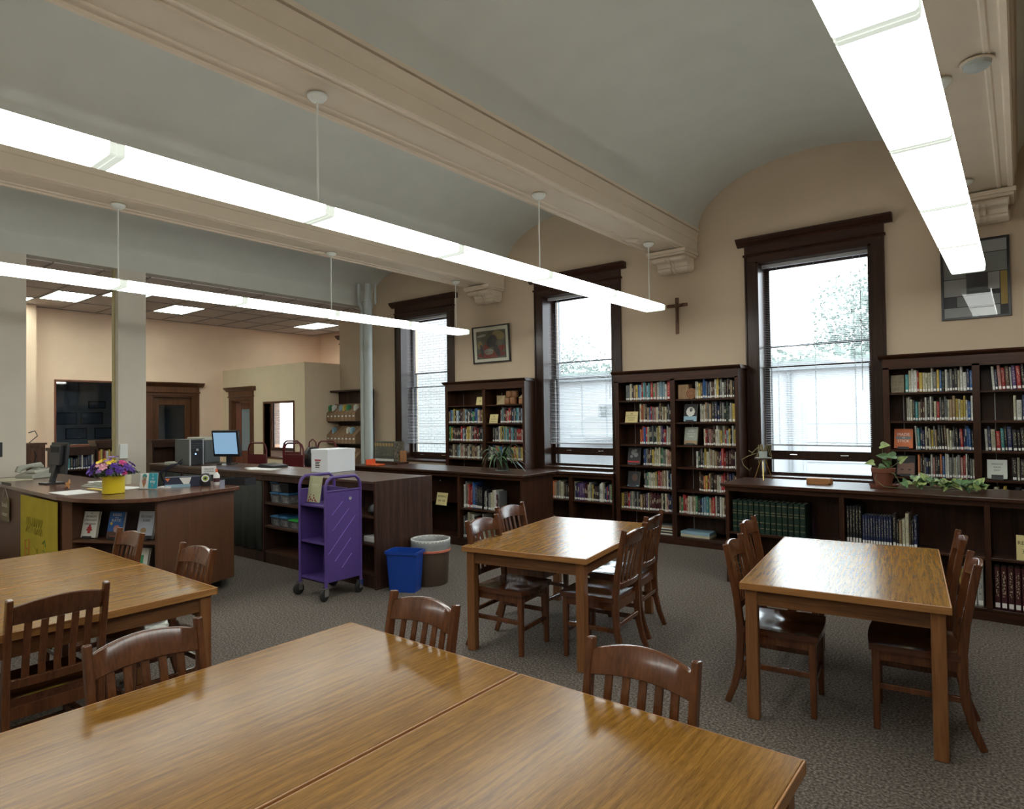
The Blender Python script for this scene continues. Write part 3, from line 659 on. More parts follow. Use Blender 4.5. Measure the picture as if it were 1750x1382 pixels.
br('B', 'L', 2, .40, .99, 'orbrckdeddkcycpprwcpn', lean=.03)
br('B', 'L', 3, .46, .99, 'nbehhkycccckgeecsul')
br('B', 'L', 4, .46, .99, 'kegcwccyersucuwnlw')
br('B', 'L', 5, .02, 1.0, 'yhmrecekekuhpcmmmmmmckcsnkbb')
br('B', 'R', 0, .34, .99, 'wcyhbbenwhhwykewkhkukww')
br('B', 'R', 1, .41, .99, 'wcwueuknnkeddewyr')
br('B', 'R', 2, .46, .99, 'crmshhcwcyecrlykwyn')
br('B', 'R', 3, .33, .99, 'wdkeycwucuhhprrmmmmw')
br('B', 'R', 4, .37, .99, 'hhkoyrukhhcwrrmmnnucy')
br('B', 'R', 5, .03, .99, 'ugrrscwucgknlltcorwkwcmrrwmbk')
br('C', 'L', 0, .22, .99, 'tcwwrycccweybdweekkcwwnb', h=(.185, .25))
br('C', 'L', 1, .23, .99, 'cwcktchhwkwkcrekeecuuycyywbw', h=(.19, .26))
br('C', 'L', 2, .33, .99, 'wtnnckcyeukkkhccekknrnnbbk', lean=-.04)
br('C', 'L', 3, .345, .99, 'okhenkwskkobwweecwesrwkec')
br('C', 'L', 4, .05, .99, 'kuwckrecwkyuckwenbrk')
br('C', 'R', 0, .135, .99, 'wnsrhwprkememykuwwkcbrye', lean=-.05)
br('C', 'R', 1, .33, .99, 'cwnwwtkrcubkeynw')
br('C', 'R', 2, .05, .99, 'wncrtknkkkkeoskpcycwrnkub', lean=-.03)
br('C', 'R', 3, .30, .99, 'kckrgcmekcwrbku')
br('C', 'R', 4, .12, .99, 'cryekwnukccrkwne')
br('A', 'L', 1, .0, 1.0, 'ublykwlkmeulkwkngkbcskyl', wv=(.8, 1.2)); br('A', 'R', 1, .37, .99, 'stekmrcrmnektlmlnm')
br('A', 'L', 2, .01, 1.0, 'gykhmkkmrlkcyycekrmrkklb', wv=(.8, 1.2)); br('A', 'R', 2, .15, .99, 'kekewynytctrltkerrrwww')
br('A', 'L', 3, .01, .93, 'khcukelcschhwckuumcwkh', wv=(.8, 1.2)); br('A', 'R', 3, .02, .99, 'ekwnsrgbmkcpmyoyeyo')
run('shelf under middle window, left bay', 'books on the low shelf under the middle window', -5.79, -5.12, YF, .455, 'kkerohohouecchkm', h=(.22, .27))
run('shelf under middle window, right bay', 'books on the low shelf under the middle window', -5.04, -4.41, YF, .455, 'cnkppppmmcceykhkewwckbrncg', h=(.2, .27))
nR = 'low bookcase behind right table'
run('upper shelf, left bay, '+nR, 'green encyclopedia volumes', -2.255, -1.575, 6.30, .50, 'd'*13, h=(.305, .31), depth=(.22, .22), same=True)
run('upper shelf start, middle bay, '+nR, 'tall black reference volumes', -1.235, -1.115, 6.30, .50, 'kkkkk', h=(.325, .33), depth=(.22, .22), same=True)
run('upper shelf centre, middle bay, '+nR, 'navy reference volumes', -1.11, -.885, 6.30, .50, 'n'*11, h=(.255, .26), depth=(.20, .2), same=True)
run('upper shelf end, middle bay, '+nR, 'mixed reference books', -.88, -.70, 6.30, .50, 'kkucchkn', h=(.22, .31))
run('bottom shelf, left bay, '+nR, 'mixed reference books on the bottom shelf', -2.255, -2.10, 6.30, .10, 'kdwn', h=(.24, .30))
run('bottom shelf, middle bay, '+nR, 'mixed reference books on the bottom shelf', -.42, -.26, 6.30, .10, 'ycww', h=(.28, .32), wv=(1, 1.3))
run('bottom shelf, right bay, '+nR, 'maroon reference volumes', -.195, .40, 6.30, .10, 'm'*14, h=(.33, .335), depth=(.22, .22), same=True)
nL = 'low bookcase holding the fern'
run('upper shelf, right bay, '+nL, 'books in the low bookcase with the fern', -5.69, -5.36, 6.09, .49, 'weurrbbnkkk', h=(.24, .34))
run('upper shelf end, right bay, '+nL, 'books in the low bookcase with the fern', -5.34, -5.08, 6.09, .49, 'kwkeccwme', h=(.2, .26))
run('bottom shelf, right bay, '+nL, 'books in the low bookcase with the fern', -5.69, -5.30, 6.09, .10, 'ekccwkrewc', h=(.25, .34))
def proj(x, y, z):
    d = Vector((x, y, z-EYE)); return (875+F_PX*d.dot(rt)/d.dot(fw), 691-F_PX*d.dot(up)/d.dot(fw), d.dot(fw))
for b in BOOKS:
    px, py, dp = proj(b['x'], b['y'], b['z']); b['vis'] = (-5 < px < 1755); b['a'] = b['w']*b['h']/dp**2
cand = sorted([b for b in BOOKS if b['vis']], key=lambda b: -b['a'])
for b in cand[:300]: b['solo'] = True
SPINE = {}
def place_book(b):
    o = link('book', COVER2 if b['c'] == 'd' else COVER, None, (b['x'], b['y'], b['z']+.0005), (0, b['lean'], 0)); o.scale = (b['w'], b['d'], b['h'])
    col = COLS[b['c']][1]; j = rnd.uniform(.55, .95); o.color = (*(min(.8, v*j) for v in col), 1)
    for nm_, me in (('pages', PAGES), ('spine_label', LABEL)):
        if nm_ == 'spine_label' and not (b['lab'] and b['c'] != 'd'): continue
        link(nm_, me, o)
    if b['c'] == 'd':
        for g_ in GILT: link('gilt_band', g_, o)
    nn = 'book with a white call label,' if b['lab'] and b['c'] != 'd' else 'gilt-banded volume,'
    tag(o, '%s %s %s on %s' % (COLS[b['c']][0], nn.replace('with a white call label,', 'spine,') , ords[b['i']], b['where']), 'book', b['group'])
rest = MB(); rcol = []
for b in BOOKS:
    if b.get('solo'): place_book(b)
    else:
        i0 = len(rest.v); f0 = len(rest.f); w_, h_, d_ = b['w']/2, b['h'], b['d']
        rest.prism([(-w_, .004), (-w_*.5, 0), (w_*.5, 0), (w_, .004), (w_, d_), (-w_, d_)], 'Z', 0, h_); col = COLS[b['c']][1]; j = rnd.uniform(.55, .95)
        rcol += [tuple(min(.8, v*j) for v in col)]*(len(rest.f)-f0); f1 = len(rest.f)
        rest.box(-w_*.8, w_*.8, -.002, .001, h_*.05, h_*.16); rcol += [(.7, .7, .66)]*(len(rest.f)-f1)
        f1 = len(rest.f); zz = h_*rnd.uniform(.4, .6)
        rest.box(-w_*.5, w_*.5, -.001, .001, zz, zz+h_*rnd.uniform(.15, .3)); rcol += [(.42, .38, .28) if sum(col) < .5 else tuple(v*.35 for v in col)]*(len(rest.f)-f1)
        rest.xf(Matrix.Translation((b['x'], b['y'], b['z']+.001)), i0)
me = rest.mesh('book_rows', M['covers'], fix=False); at = me.color_attributes.new('cover', 'FLOAT_COLOR', 'CORNER')
buf = []
for p, c in zip(me.polygons, rcol): buf += list((*c, 1))*p.loop_total
at.data.foreach_set('color', buf)
o = link('book_rows', me); tag(o, 'the remaining smaller library books standing in rows in the bookcases', 'books', kind='stuff')
# comic-book run on top of the low bookcase with its wooden bookend
t0 = -7.93
for i in range(20):
    o = link('magazine', COVER, None, (t0+.011+i*.0225, 6.48, .99), (0, 0, 0)); o.scale = (.0185, .19, .31); o.color = (.075, .08, .065, 1)
    tag(o, 'slim grey-green volume, %s from left in the row atop the fern bookcase' % ords[i], 'magazine', 'slim bound volumes atop the low bookcase')
    link('spine_label', LABEL, o); 
    b_ = link('title_band', MB().box(-.3, .3, -.02, 0, .78, .93).mesh('title_band', matcol('u' if i % 3 else 'y')), o)
t = thing('bookend', 'wooden bookend tray under the row of slim bound volumes', 'bookend', (t0, 6.46, .96))
part('base', MB().box(-.01, .56, 0, .22, 0, .028), M['dark'], t); part('upright', MB().box(.49, .515, .10, .22, .028, .20), M['redwood'], t)
part('printed_cover', MB().box(.470, .473, .01, .21, .03, .335), plain('dark comic cover', (.10, .085, .06), .4, var=.9, vscale=35), t)
# metal bookends in the low bookcases
for (x, y, z, s, l) in ((-6.66, 6.1, .49, -1, 'upper shelf, left of the cream REFERENCE card'), (-6.6, 6.1, .10, 1, 'bottom shelf under the cream REFERENCE card'), (-1.52, 6.32, .50, -1, 'upper shelf after the green encyclopedia volumes')):
    t = thing('metal_bookend', 'dark arched metal bookend on the '+l, 'bookend', (x, y, z))
    a = [(0+.065*math.cos(PI*j/8), .14+.065*math.sin(PI*j/8)) for j in range(9)]
    part('plate', MB().prism([(p+.07, q) for p, q in a]+[(.005, 0), (.135, 0)], 'X', 0, .002) if s < 0 else MB().prism([(p, q) for p, q in a]+[(-.065, 0), (.065, 0)], 'Y', .1, .102), plain('bookend enamel', (.03, .012, .03), .4), t)
    part('foot', MB().box(-.06, .06, .0, .12, 0, .002), M['black'], t)

# face-out books on stands
def face_book(label, x, y, z, w_, h_, rz, cover, lines=(), tilt=.22, th=.022, extra=None, stand=True):
    t = thing('displayed_book', label, 'book', (x, y, z+.012), rz, None, rot=(-tilt, 0, rz))
    part('cover', MB().box(-w_/2, w_/2, -.003, 0, 0, h_).box(-w_/2, w_/2, th, th+.002, 0, h_).box(-w_/2-.001, -w_/2, -.003, th+.002, 0, h_), cover, t)
    part('pages', MB().box(-w_/2, w_/2-.003, 0, th, .003, h_-.003), M['pages'], t)
    for (s, sz, zz, mt, *xx) in lines: text(s, sz, mt, t, (xx[0] if xx else 0, -.0035, zz*h_))
    if extra: extra(t, w_, h_)
    if stand: part('easel', MB().box(-w_*.3, w_*.3, -.02, th+.06, -.012, -.004).box(-w_*.3, w_*.3, -.022, -.018, -.012, .012), M['black'], t)
    return t
I, Wk = M['ink'], M['wink']
def band(z0, z1, mat, x0=-.5, x1=.5):
    def f(t, w_, h_): part('cover_print', MB().box(x0*w_, x1*w_, -.0038, -.0028, z0*h_, z1*h_), mat, t)
    return f
def multi(*fs):
    def f(t, w_, h_):
        for g in fs: g(t, w_, h_)
    return f
def splash(mat, pts):
    def f(t, w_, h_):
        for (cx_, cz_, r, sq) in pts:
            part('cover_print', MB().prism([(cx_*w_+r*w_*math.cos(2*PI*j/10), cz_*h_+r*sq*w_*math.sin(2*PI*j/10)) for j in range(10)], 'Y', -.0042, -.003), mat, t)
    return f
gp = plain('grey green jacket', (.30, .33, .28), .4)
face_book('white face-out book with penguin-like dark shape, second shelf, right bay below the crucifix', -3.29, YF+.03, ZS[1], .17, .225, 0, matcol('k'), (), extra=multi(band(.0, .28, matcol('l')), splash(matcol('w'), [(-.0, .55, .34, 1.1)]), splash(matcol('k'), [(.05, .66, .12, 1.4)])))
face_book('grey-green face-out book with lettered lines, third shelf, right bay below the crucifix', -3.29, YF+.03, ZS[2], .17, .225, 0, gp, (('THE', .02, .9, Wk), ('GOD', .035, .76, Wk), ('WHO IS', .03, .6, Wk), ('THERE', .03, .45, Wk)), extra=band(.0, .22, matcol('u')))
face_book('dark face-out book with pale scribble and red band, fourth shelf, left bay below the crucifix', -4.10, YF+.03, ZS[3], .18, .235, 0, matcol('k'), (), extra=multi(band(.10, .2, matcol('r')), splash(matcol('e'), [(-.1, .7, .16, 1.3), (.15, .55, .18, 1), (.1, .8, .12, 1), (-.2, .45, .12, 1)])))
face_book('black face-out book with brown portrait patch, fifth shelf, left bay below the crucifix', -4.11, YF+.03, ZS[4], .17, .20, 0, matcol('k'), (), extra=multi(splash(matcol('h'), [(.1, .6, .25, 1.2)]), band(-.0, .06, matcol('l'))))
face_book('orange face-out book reading MADE TO STICK, third shelf in the right bookcase', -.965, YF+.03, ZS[2], .165, .205, 0, matcol('o'), (('MADE', .042, .70, Wk), ('TO', .020, .53, Wk), ('STICK', .040, .36, Wk)), extra=band(.45, .60, matcol('e'), -.42, .42))
face_book('black face-out book with a brown half face, fourth shelf in the right bookcase', -.95, YF+.03, ZS[3], .165, .21, 0, matcol('k'), (), extra=multi(band(.04, .62, plain('face print', (.17, .085, .055), .5), -.46, .46), splash(matcol('k'), [(-.2, .28, .09, .45), (.2, .28, .09, .45)]), splash(matcol('k'), [(0, .64, .3, .22)])))
face_book('pale green face-out book with glossy cover, fourth shelf in the right bookcase', -.19, YF+.03, ZS[3], .155, .185, 0, plain('pale jacket', (.42, .47, .38), .2), (('WISDOM', .022, .76, I), ('MADE', .022, .60, I), ('EASY', .022, .44, I)), extra=band(.08, .2, matcol('k'), -.3, .3))
# signs
def sign(label, x, y, z, w_, h_, lines, rz=0, tilt=.2):
    t = thing('shelf_sign', label, 'sign', (x, y, z), rz, None, rot=(-tilt, 0, rz))
    part('card', MB().box(-w_/2, w_/2, 0, .004, 0, h_), M['sign'], t)
    part('foot', MB().box(-w_/2, w_/2, .004, .06, 0, .003), M['sign'], t)
    for (s, sz, zz) in lines: text(s, sz, I, t, (0, -.0008, zz*h_), name='lettering')
sign('cream shelf card on the second shelf below the crucifix', -4.12, YF+.02, ZS[1], .185, .15, (('200', .026, .80), ('CHRISTIAN MORAL &', .018, .60), ('DEVOTIONAL', .018, .42), ('THEOLOGY', .018, .22)))
sign('small cream shelf card on the top left shelf, bookcase under the curved-shape picture', -6.84, YF+.02, ZS[0], .165, .135, (('200', .028, .5),))
sign('cream shelf card on the second shelf, right bay, under the curved-shape picture', -6.56, YF+.02, ZS[1], .17, .145, (('100', .028, .75), ('PHILOSOPHY', .020, .45), ('PSYCHOLOGY', .020, .20)))
sign('cream card reading REFERENCE 000 - 220 in the fern bookcase', -6.10, 6.10, .49, .20, .165, (('REFERENCE', .032, .70), ('000 - 220', .032, .35)))
sign('cream card reading REFERENCE 3 in the low bookcase at the right frame edge', .06, 6.31, .50, .22, .19, (('REFERENCE', .040, .68), ('300 - 399', .040, .34)))
# wooden blocks and drums used as shelf decoration
t = tag(part('wooden_block', MB().box(0, .145, 0, .12, 0, .185), M['blockwood'], None, .004, loc=(-3.445, YF+.03, ZS[0]+.001)), 'square wooden block at left on the top shelf below the crucifix', 'block')
t = thing('wood_slice', 'round wood slice on edge beside the square block, below the crucifix', 'wood slice', (-3.265, YF+.02, ZS[0]+.068), 0)
part('disc', MB().lathe([(.067, 0), (.067, .10)], 28), M['redwood'], t, smooth=True, rot=(-PI/2, 0, 0))
part('ring', MB().lathe([(.036, -.002), (.036, 0), (.030, 0), (.030, -.002)], 24, cap=False), M['crosswood'], t, rot=(-PI/2, 0, 0), loc=(0, -.001, 0)); part('ring', MB().lathe([(.058, -.002), (.058, 0), (.053, 0), (.053, -.002)], 24, cap=False), M['crosswood'], t, rot=(-PI/2, 0, 0), loc=(0, -.001, 0))
tag(part('wooden_block', MB().prism([(0.004*math.sin(k_), .0) if False else p for k_, p in enumerate([(0, 0), (.12, 0), (.122, .09), (.12, .185), (0, .185), (-.003, .09)])], 'Y', 0, .11), plain('ribbed grey wood', (.22, .18, .12), .7, var=.3, vscale=40), None, .004, loc=(-1.065, YF+.03, ZS[0]+.001)), 'ribbed greyish wooden block at left on the top shelf, right bookcase', 'block')
Za = ZS[0]+.001
t = thing('wooden_box', 'open-angled wooden box with triangular fold, top shelf under the curved-shape picture', 'box', (-6.52, YF+.05, Za))
part('panel', MB().prism([(0, 0), (.17, .0), (.17, .145)], 'Y', 0, .1), plain('pale veneer', (.42, .33, .18), .5), t); part('panel', MB().prism([(0, 0), (.15, .14), (0, .145)], 'Y', .02, .1), plain('shaded veneer', (.33, .25, .13), .5), t)
k = 0
for (x, z, l) in ((-6.335, 0, 'lower left wooden drum'), (-6.215, 0, 'lower right wooden drum'), (-6.295, .105, 'upper left wooden drum'), (-6.19, .105, 'upper right wooden drum')):
    o = thing('wooden_drum', l+' of the stacked four, top shelf under the curved-shape picture', 'drum', (x+.012, YF+.10, Za+z), 0, 'stacked wooden drums')
    part('body', MB().lathe([(.050, 0), (.056, .01), (.056, .085), (.050, .098)], 20), M['redwood'], o, smooth=True)
    part('lid', MB().lathe([(.053, .094), (.053, .104)], 20), M['blockwood'], o, smooth=True)
t = thing('wooden_prism', 'peaked pale wooden prism beside the wooden drums', 'block', (-6.07, YF+.05, Za))
part('roof', MB().prism([(0, .09), (.15, .20), (.15, .09)], 'Y', 0, .1), plain('peak veneer', (.45, .36, .22), .5), t); part('base', MB().box(0, .15, 0, .1, 0, .09), M['redwood'], t, .01)
# stacked magazines at the bottom of the middle bookcase
for i in range(8):
    o = tag(part('magazine', MB().box(-.10, .10, -.13, .13, 0, .017), matcol('wkckwuek'[i]), None, .002, loc=(-3.65+rnd.uniform(-.008, .008), YF+.15, .1005+i*.0175), rot=(0, 0, rnd.uniform(-.06, .06))),
        '%s magazine up in the flat stack, bottom shelf below the crucifix' % ords[i], 'magazine', 'stacked magazines on the bottom shelf')
for i in range(2):
    tag(part('large_book', MB().box(-.19, .19, -.12, .12, 0, .035), [matcol('c'), matcol('l')][i], None, .003, loc=(-3.25, YF+.14, .1005+i*.036)), ['lower cream', 'upper pale blue'][i]+' large flat book at the bottom right, bookcase below the crucifix', 'book')
for i in range(3):
    tag(part('paper_stack', MB().box(-.11, .11, -.13, .13, 0, .03), [M['paper'], matcol('c'), matcol('e')][i], None, .002, loc=([-5.66, -5.66, -4.65][i], YF+.15, [.1005, .131, .1005][i])), ['lower pile of papers on the low shelf under the middle window', 'upper pile of papers on the low shelf under the middle window', 'grey pile of papers at right on the low shelf under the middle window'][i], 'papers')

# ------------------------------------------------------------------ pictures and crucifix
t = thing('framed_print', 'black-framed print of dark curved shapes between the left windows', 'picture', (-6.775, YW-.001, 2.855))
W2, H2 = .395, .305
part('frame', MB().box(-W2, W2, -.025, 0, H2-.022, H2).box(-W2, W2, -.025, 0, -H2, -H2+.022).box(-W2, -W2+.022, -.025, 0, -H2+.022, H2-.022).box(W2-.022, W2, -.025, 0, -H2+.022, H2-.022), M['frame'], t)
part('mat_board', MB().box(-W2+.02, W2-.02, -.010, -.004, -H2+.02, H2-.02), M['matboard'], t)
pr_ = part('print', MB().box(-.315, .315, -.0115, -.0105, -.235, .225), plain('olive grey print ground', (.085, .085, .06), .6, var=.5, vscale=8), t)
def blob(mat, cx_, cz_, rx, rz_, ang=0, y=-.0125, n=18):
    ca, sa = math.cos(ang), math.sin(ang)
    part('colour_shape', MB().prism([(cx_+rx*math.cos(2*PI*j/n)*ca-rz_*math.sin(2*PI*j/n)*sa, cz_+rx*math.cos(2*PI*j/n)*sa+rz_*math.sin(2*PI*j/n)*ca) for j in range(n)], 'Y', y, y+.0008), mat, pr_)
dk = plain('print charcoal', (.025, .026, .035), .6); rd = plain('print dull red', (.17, .025, .018), .6); ol = plain('print ochre', (.22, .17, .07), .6); gy = plain('print pale grey', (.28, .28, .24), .6)
blob(rd, 0, -.17, .30, .055); blob(rd, .2, -.08, .10, .05, .3); blob(ol, .17, .14, .13, .07, -.3); blob(gy, -.05, -.12, .10, .05); blob(rd, -.1, -.05, .07, .06); blob(dk, .02, .05, .12, .09, .6, -.0135); blob(dk, .12, -.10, .05, .13, .5, -.0135); blob(gy, -.2, .15, .10, .02, .1); blob(dk, -.2, -.1, .03, .11, .2, -.0135); blob(ol, -.24, .0, .05, .07)
part('glass_pane', MB().box(-W2+.02, W2-.02, -.017, -.0155, -H2+.02, H2-.02), M['artglass'], t)
t.rotation_euler = (.06, 0, 0); t.location.y -= .02
t = thing('framed_print', 'tall black-framed print of grey rectangles behind the right pendant light', 'picture', (-.335, YW-.001, 2.995))
W2, H2 = .285, .40
part('frame', MB().box(-W2, W2, -.025, 0, H2-.018, H2).box(-W2, W2, -.025, 0, -H2, -H2+.018).box(-W2, -W2+.018, -.025, 0, -H2+.018, H2-.018).box(W2-.018, W2, -.025, 0, -H2+.018, H2-.018), M['frame'], t)
part('print', MB().box(-W2+.018, W2-.018, -.008, -.004, -H2+.018, H2-.018), plain('print black', (.012, .012, .016), .6), t)
G = plain('print grey', (.27, .28, .28), .6); G2 = plain('print mid grey', (.17, .18, .18), .6); D_ = plain('print dark', (.03, .03, .04), .6); Y_ = plain('print mustard', (.30, .20, .035), .6)
for (a, b_, c, d, mt) in ((-.262, .262, .26, .377, G), (-.262, -.07, .02, .252, G2), (-.062, .262, .06, .252, G2), (-.262, -.07, -.16, .012, G), (-.062, .10, -.12, .052, D_), (.108, .20, -.12, .052, G), (.208, .262, -.28, .052, Y_), (-.262, -.16, -.27, -.168, D_), (-.152, .20, -.27, -.168, G2), (-.262, .20, -.377, -.278, G)):
    part('colour_block', MB().box(a, b_, -.0095, -.008, c, d), mt, t)
part('glass_pane', MB().box(-W2+.018, W2-.018, -.015, -.0135, -H2+.018, H2-.018), M['artglass'], t)
t = thing('crucifix', 'brown wooden crucifix on the wall between middle and right windows', 'crucifix', (-3.54, YW-.001, 2.97))
part('upright', MB().box(-.022, .022, -.022, 0, -.24, .24), M['crosswood'], t, .004); part('crossbar', MB().box(-.145, .145, -.020, -.001, .115, .158), M['crosswood'], t, .004)
fg = MB().tube([(-.10, -.03, .155), (-.05, -.03, .125), (0, -.03, .11), (.05, -.03, .125), (.10, -.03, .155)], [.005, .008, .011, .008, .005], 6)
fg.tube([(0, -.032, .175), (0, -.032, .155), (0, -.03, .13), (0, -.03, .10), (0, -.03, .05), (0, -.03, .02), (.004, -.035, -.03), (0, -.03, -.09)], [.008, .013, .007, .020, .015, .017, .011, .006], 8)
part('figure', fg, M['bronze'], t, smooth=True)

# ------------------------------------------------------------------ tables
def make_table(label, loc, rz, W_=.96, L_=1.50):
    t = thing('reading_table', label, 'table', loc, rz)
    a, b_ = W_/2, L_/2
    part('tabletop', MB().box(-a+.006, a-.006, -b_+.006, b_-.006, .705, .740), M['top'], t, .002)
    for q in (-1, 1):
        part('edge_band', MB().box(-a, a, *sorted((q*b_, q*(b_-.006))), .703, .7395), M['edgex'], t, .0015)
        part('edge_band', MB().box(*sorted((q*a, q*(a-.006))), -b_+.006, b_-.006, .703, .7395), M['edge'], t, .0015)
    for s in (-1, 1):
        part('apron', MB().box(-a+.08, a-.08, s*(b_-.045)-.01, s*(b_-.045)+.01, .62, .705), M['apron'], t)
        part('apron', MB().box(s*(a-.045)-.01, s*(a-.045)+.01, -b_+.08, b_-.08, .62, .705), M['aprony'], t)
        for q in (-1, 1):
            cx_, cy_ = s*(a-.055), q*(b_-.055)
            part('leg', MB().box(cx_-.031, cx_+.031, cy_-.031, cy_+.031, 0, .705), M['tleg'], t, .004)
    return t
tR = make_table('small reading table at the right, reflecting the window', (-.835, 4.305, 0), .118)
tM = dup(tR, (-2.79, 4.165, 0), .155, 'reading table in the middle, beyond the front tables')
tN1 = dup(tR, (-.945, 1.065, 0), 0, 'front reading table of the near pair, right one with the corner in view')
tN2 = dup(tR, (-1.917, 1.065, 0), 0, 'near reading table left of the seam in the foreground')
tL1 = dup(tR, (-3.97, 1.00, 0), 0, 'left pair reading table, nearer one with its leg in view'); tL2 = dup(tR, (-4.942, 1.00, 0), 0, 'left pair reading table beyond the seam, nearest the circulation desk')

# ------------------------------------------------------------------ chairs (front towards -Y)
def make_chair(label, loc, rz):
    t = thing('slat_back_chair', label, 'chair', loc, rz)
    # seat: scooped plank
    n = 10; mb = MB(); top = []; a = .21
    for j in range(n+1):
        for i in range(n+1):
            u, v = i/n*2-1, j/n*2-1
            wx = a*(1-.04*max(0, v)); x = u*wx; y = v*.205-.015
            if v < -.8: y += .012*u*u
            e = min(1, (1-abs(u))*4)*min(1, (1-abs(v))*4)
            d = -.012*e*(1-.5*abs(u)) + .007*e*math.exp(-(u*4)**2)*(1 if v < .2 else .3)
            top.append((x, y, .452+d))
    mb.v = top+[(x, y, .418) for x, y, z in top]; N = (n+1)**2
    for j in range(n):
        for i in range(n):
            q = j*(n+1)+i; mb.f.append((q, q+1, q+n+2, q+n+1)); mb.f.append((q+N, q+n+1+N, q+n+2+N, q+1+N))
    edge = [i for i in range(n+1)]+[j*(n+1)+n for j in range(1, n+1)]+[n*(n+1)+i for i in range(n-1, -1, -1)]+[j*(n+1) for j in range(n-1, 0, -1)]
    for k_ in range(len(edge)): p, q = edge[k_], edge[(k_+1) % len(edge)]; mb.f.append((p, p+N, q+N, q))
    mb.mi = [0]*len(mb.f)
    part('seat', mb, M['chairseat'], t, smooth=True)
    # seat.name
    for s in (-1, 1):
        part('leg', MB().tube([(s*.175, -.18, 0), (s*.175, -.178, .42)], [.85, 1.1], rect=(.036, .036), upv=(0, 1, 0)), M['chair'], t, .004)
        part('back_post', MB().tube([(s*.185, .275, 0), (s*.185, .235, .10), (s*.185, .205, .22), (s*.185, .195, .36), (s*.185, .196, .46), (s*.185, .212, .60), (s*.186, .24, .76), (s*.187, .268, .905)],
             [.85, .95, 1.05, 1.15, 1.12, 1.0, .95, .9], rect=(.028, .040), upv=(0, 1, 0)), M['chair'], t, .006, seg=2)
        part('stretcher', MB().box(s*.178-.009, s*.178+.009, -.17, .20, .215, .245), M['chair'], t, .003)
        part('apron', MB().box(s*.178-.010, s*.178+.010, -.17, .19, .365, .418), M['chair'], t)
    part('apron', MB().box(-.16, .16, -.190, -.170, .365, .418), M['chair'], t); part('apron', MB().box(-.17, .17, .185, .203, .365, .418), M['chair'], t)
    part('stretcher', MB().box(-.165, .165, -.188, -.168, .165, .195), M['chair'], t, .003); part('stretcher', MB().box(-.17, .17, .198, .216, .255, .285), M['chair'], t, .003)
    # curved crest rail with an arched top
    cr = MB(); m_ = 12; rows = []
    for i in range(m_+1):
        u = i/m_*2-1; x = u*.178; bow = .032*(1-u*u)
        zt = .868+.028*(1-u*u); zb = .788+.010*(1-u*u)
        yb = .241+bow; yt = .262+bow
        cr.v += [(x, yb-.011, zb), (x, yt-.011, zt), (x, yt+.011, zt), (x, yb+.011, zb)]
    for i in range(m_):
        for j in range(4): cr.f.append((i*4+j, i*4+(j+1) % 4, i*4+4+(j+1) % 4, i*4+4+j))
    cr.f += [(0, 1, 2, 3), (m_*4+3, m_*4+2, m_*4+1, m_*4)]; cr.mi = [0]*len(cr.f)
    part('crest_rail', cr, M['chair'], t, .003, smooth=True)
    lr = MB()
    for i in range(m_+1):
        u = i/m_*2-1; x = u*.178; bow = .018*(1-u*u)
        lr.v += [(x, .196+bow, .505), (x, .202+bow, .545), (x, .222+bow, .545), (x, .216+bow, .505)]
    lr.f = [f for f in cr.f]; lr.mi = cr.mi
    part('lower_rail', lr, M['chair'], t, .002, smooth=True)
    for i in range(5):
        x = -.118+i*.059; u = x/.178; b1 = .018*(1-u*u); b2 = .032*(1-u*u)
        part('slat', MB().tube([(x, .209+b1, .542), (x, .215+b1*.8, .60), (x, .228+(b1+b2)/2, .70), (x, .245+b2, .798)], 1, rect=(.029, .009), upv=(0, 1, 0)), M['chair'], t, .002)
    part('foot_glide', MB().lathe([(.012, -.0), (.012, .004)], 10, (-.175, -.18, 0)).lathe([(.012, 0), (.012, .004)], 10, (.175, -.18, 0)), M['silver'], t)
    return t
# backs sit at local y=+.27 : place so that the given back-centre point is matched
def chair_at(bx, by, rz, label, src=None):
    loc = (bx+.27*math.sin(rz), by-.27*math.cos(rz), 0)
    return make_chair(label, loc, rz) if src is None else dup(src, loc, rz, label)
c0 = chair_at(-.98, 1.89, .0, 'slatted chair behind the near table, right of the seam')
C_ = [(-1.985, 1.88, .0, 'slatted chair behind the near table, left of the seam'),
      (-2.50, .985, PI/2, 'slatted chair at the left end of the near table, shiny backrest front'),
      (-3.40, .985, -PI/2+.03, 'slatted chair seen from the back at the far left, drawn to the left table pair'),
      (-4.87, 1.83, .0, 'slatted chair tight between left tables and the displayed books'),
      (-3.93, 1.85, .02, 'slatted chair behind the nearer left table, in front of the desk end'),
      (-3.20, 3.63, PI/2+.10, 'front left slatted chair at the middle table'), (-3.47, 4.30, PI/2+.06, 'rear left slatted chair at the middle table'),
      (-2.065, 3.92, -PI/2+.10, 'front right slatted chair at the middle table'), (-2.215, 4.52, -PI/2+.14, 'rear right slatted chair at the middle table'),
      (-1.38, 3.86, PI/2+.12, 'front left slatted chair at the right table'), (-1.545, 4.62, PI/2+.12, 'rear left slatted chair at the right table'),
      (-.20, 4.05, -PI/2+.12, 'front right slatted chair at the right table'), (-.30, 4.76, -PI/2+.12, 'rear right slatted chair at the right table')]
for bx, by, rz, lb in C_: chair_at(bx, by, rz, lb, c0)

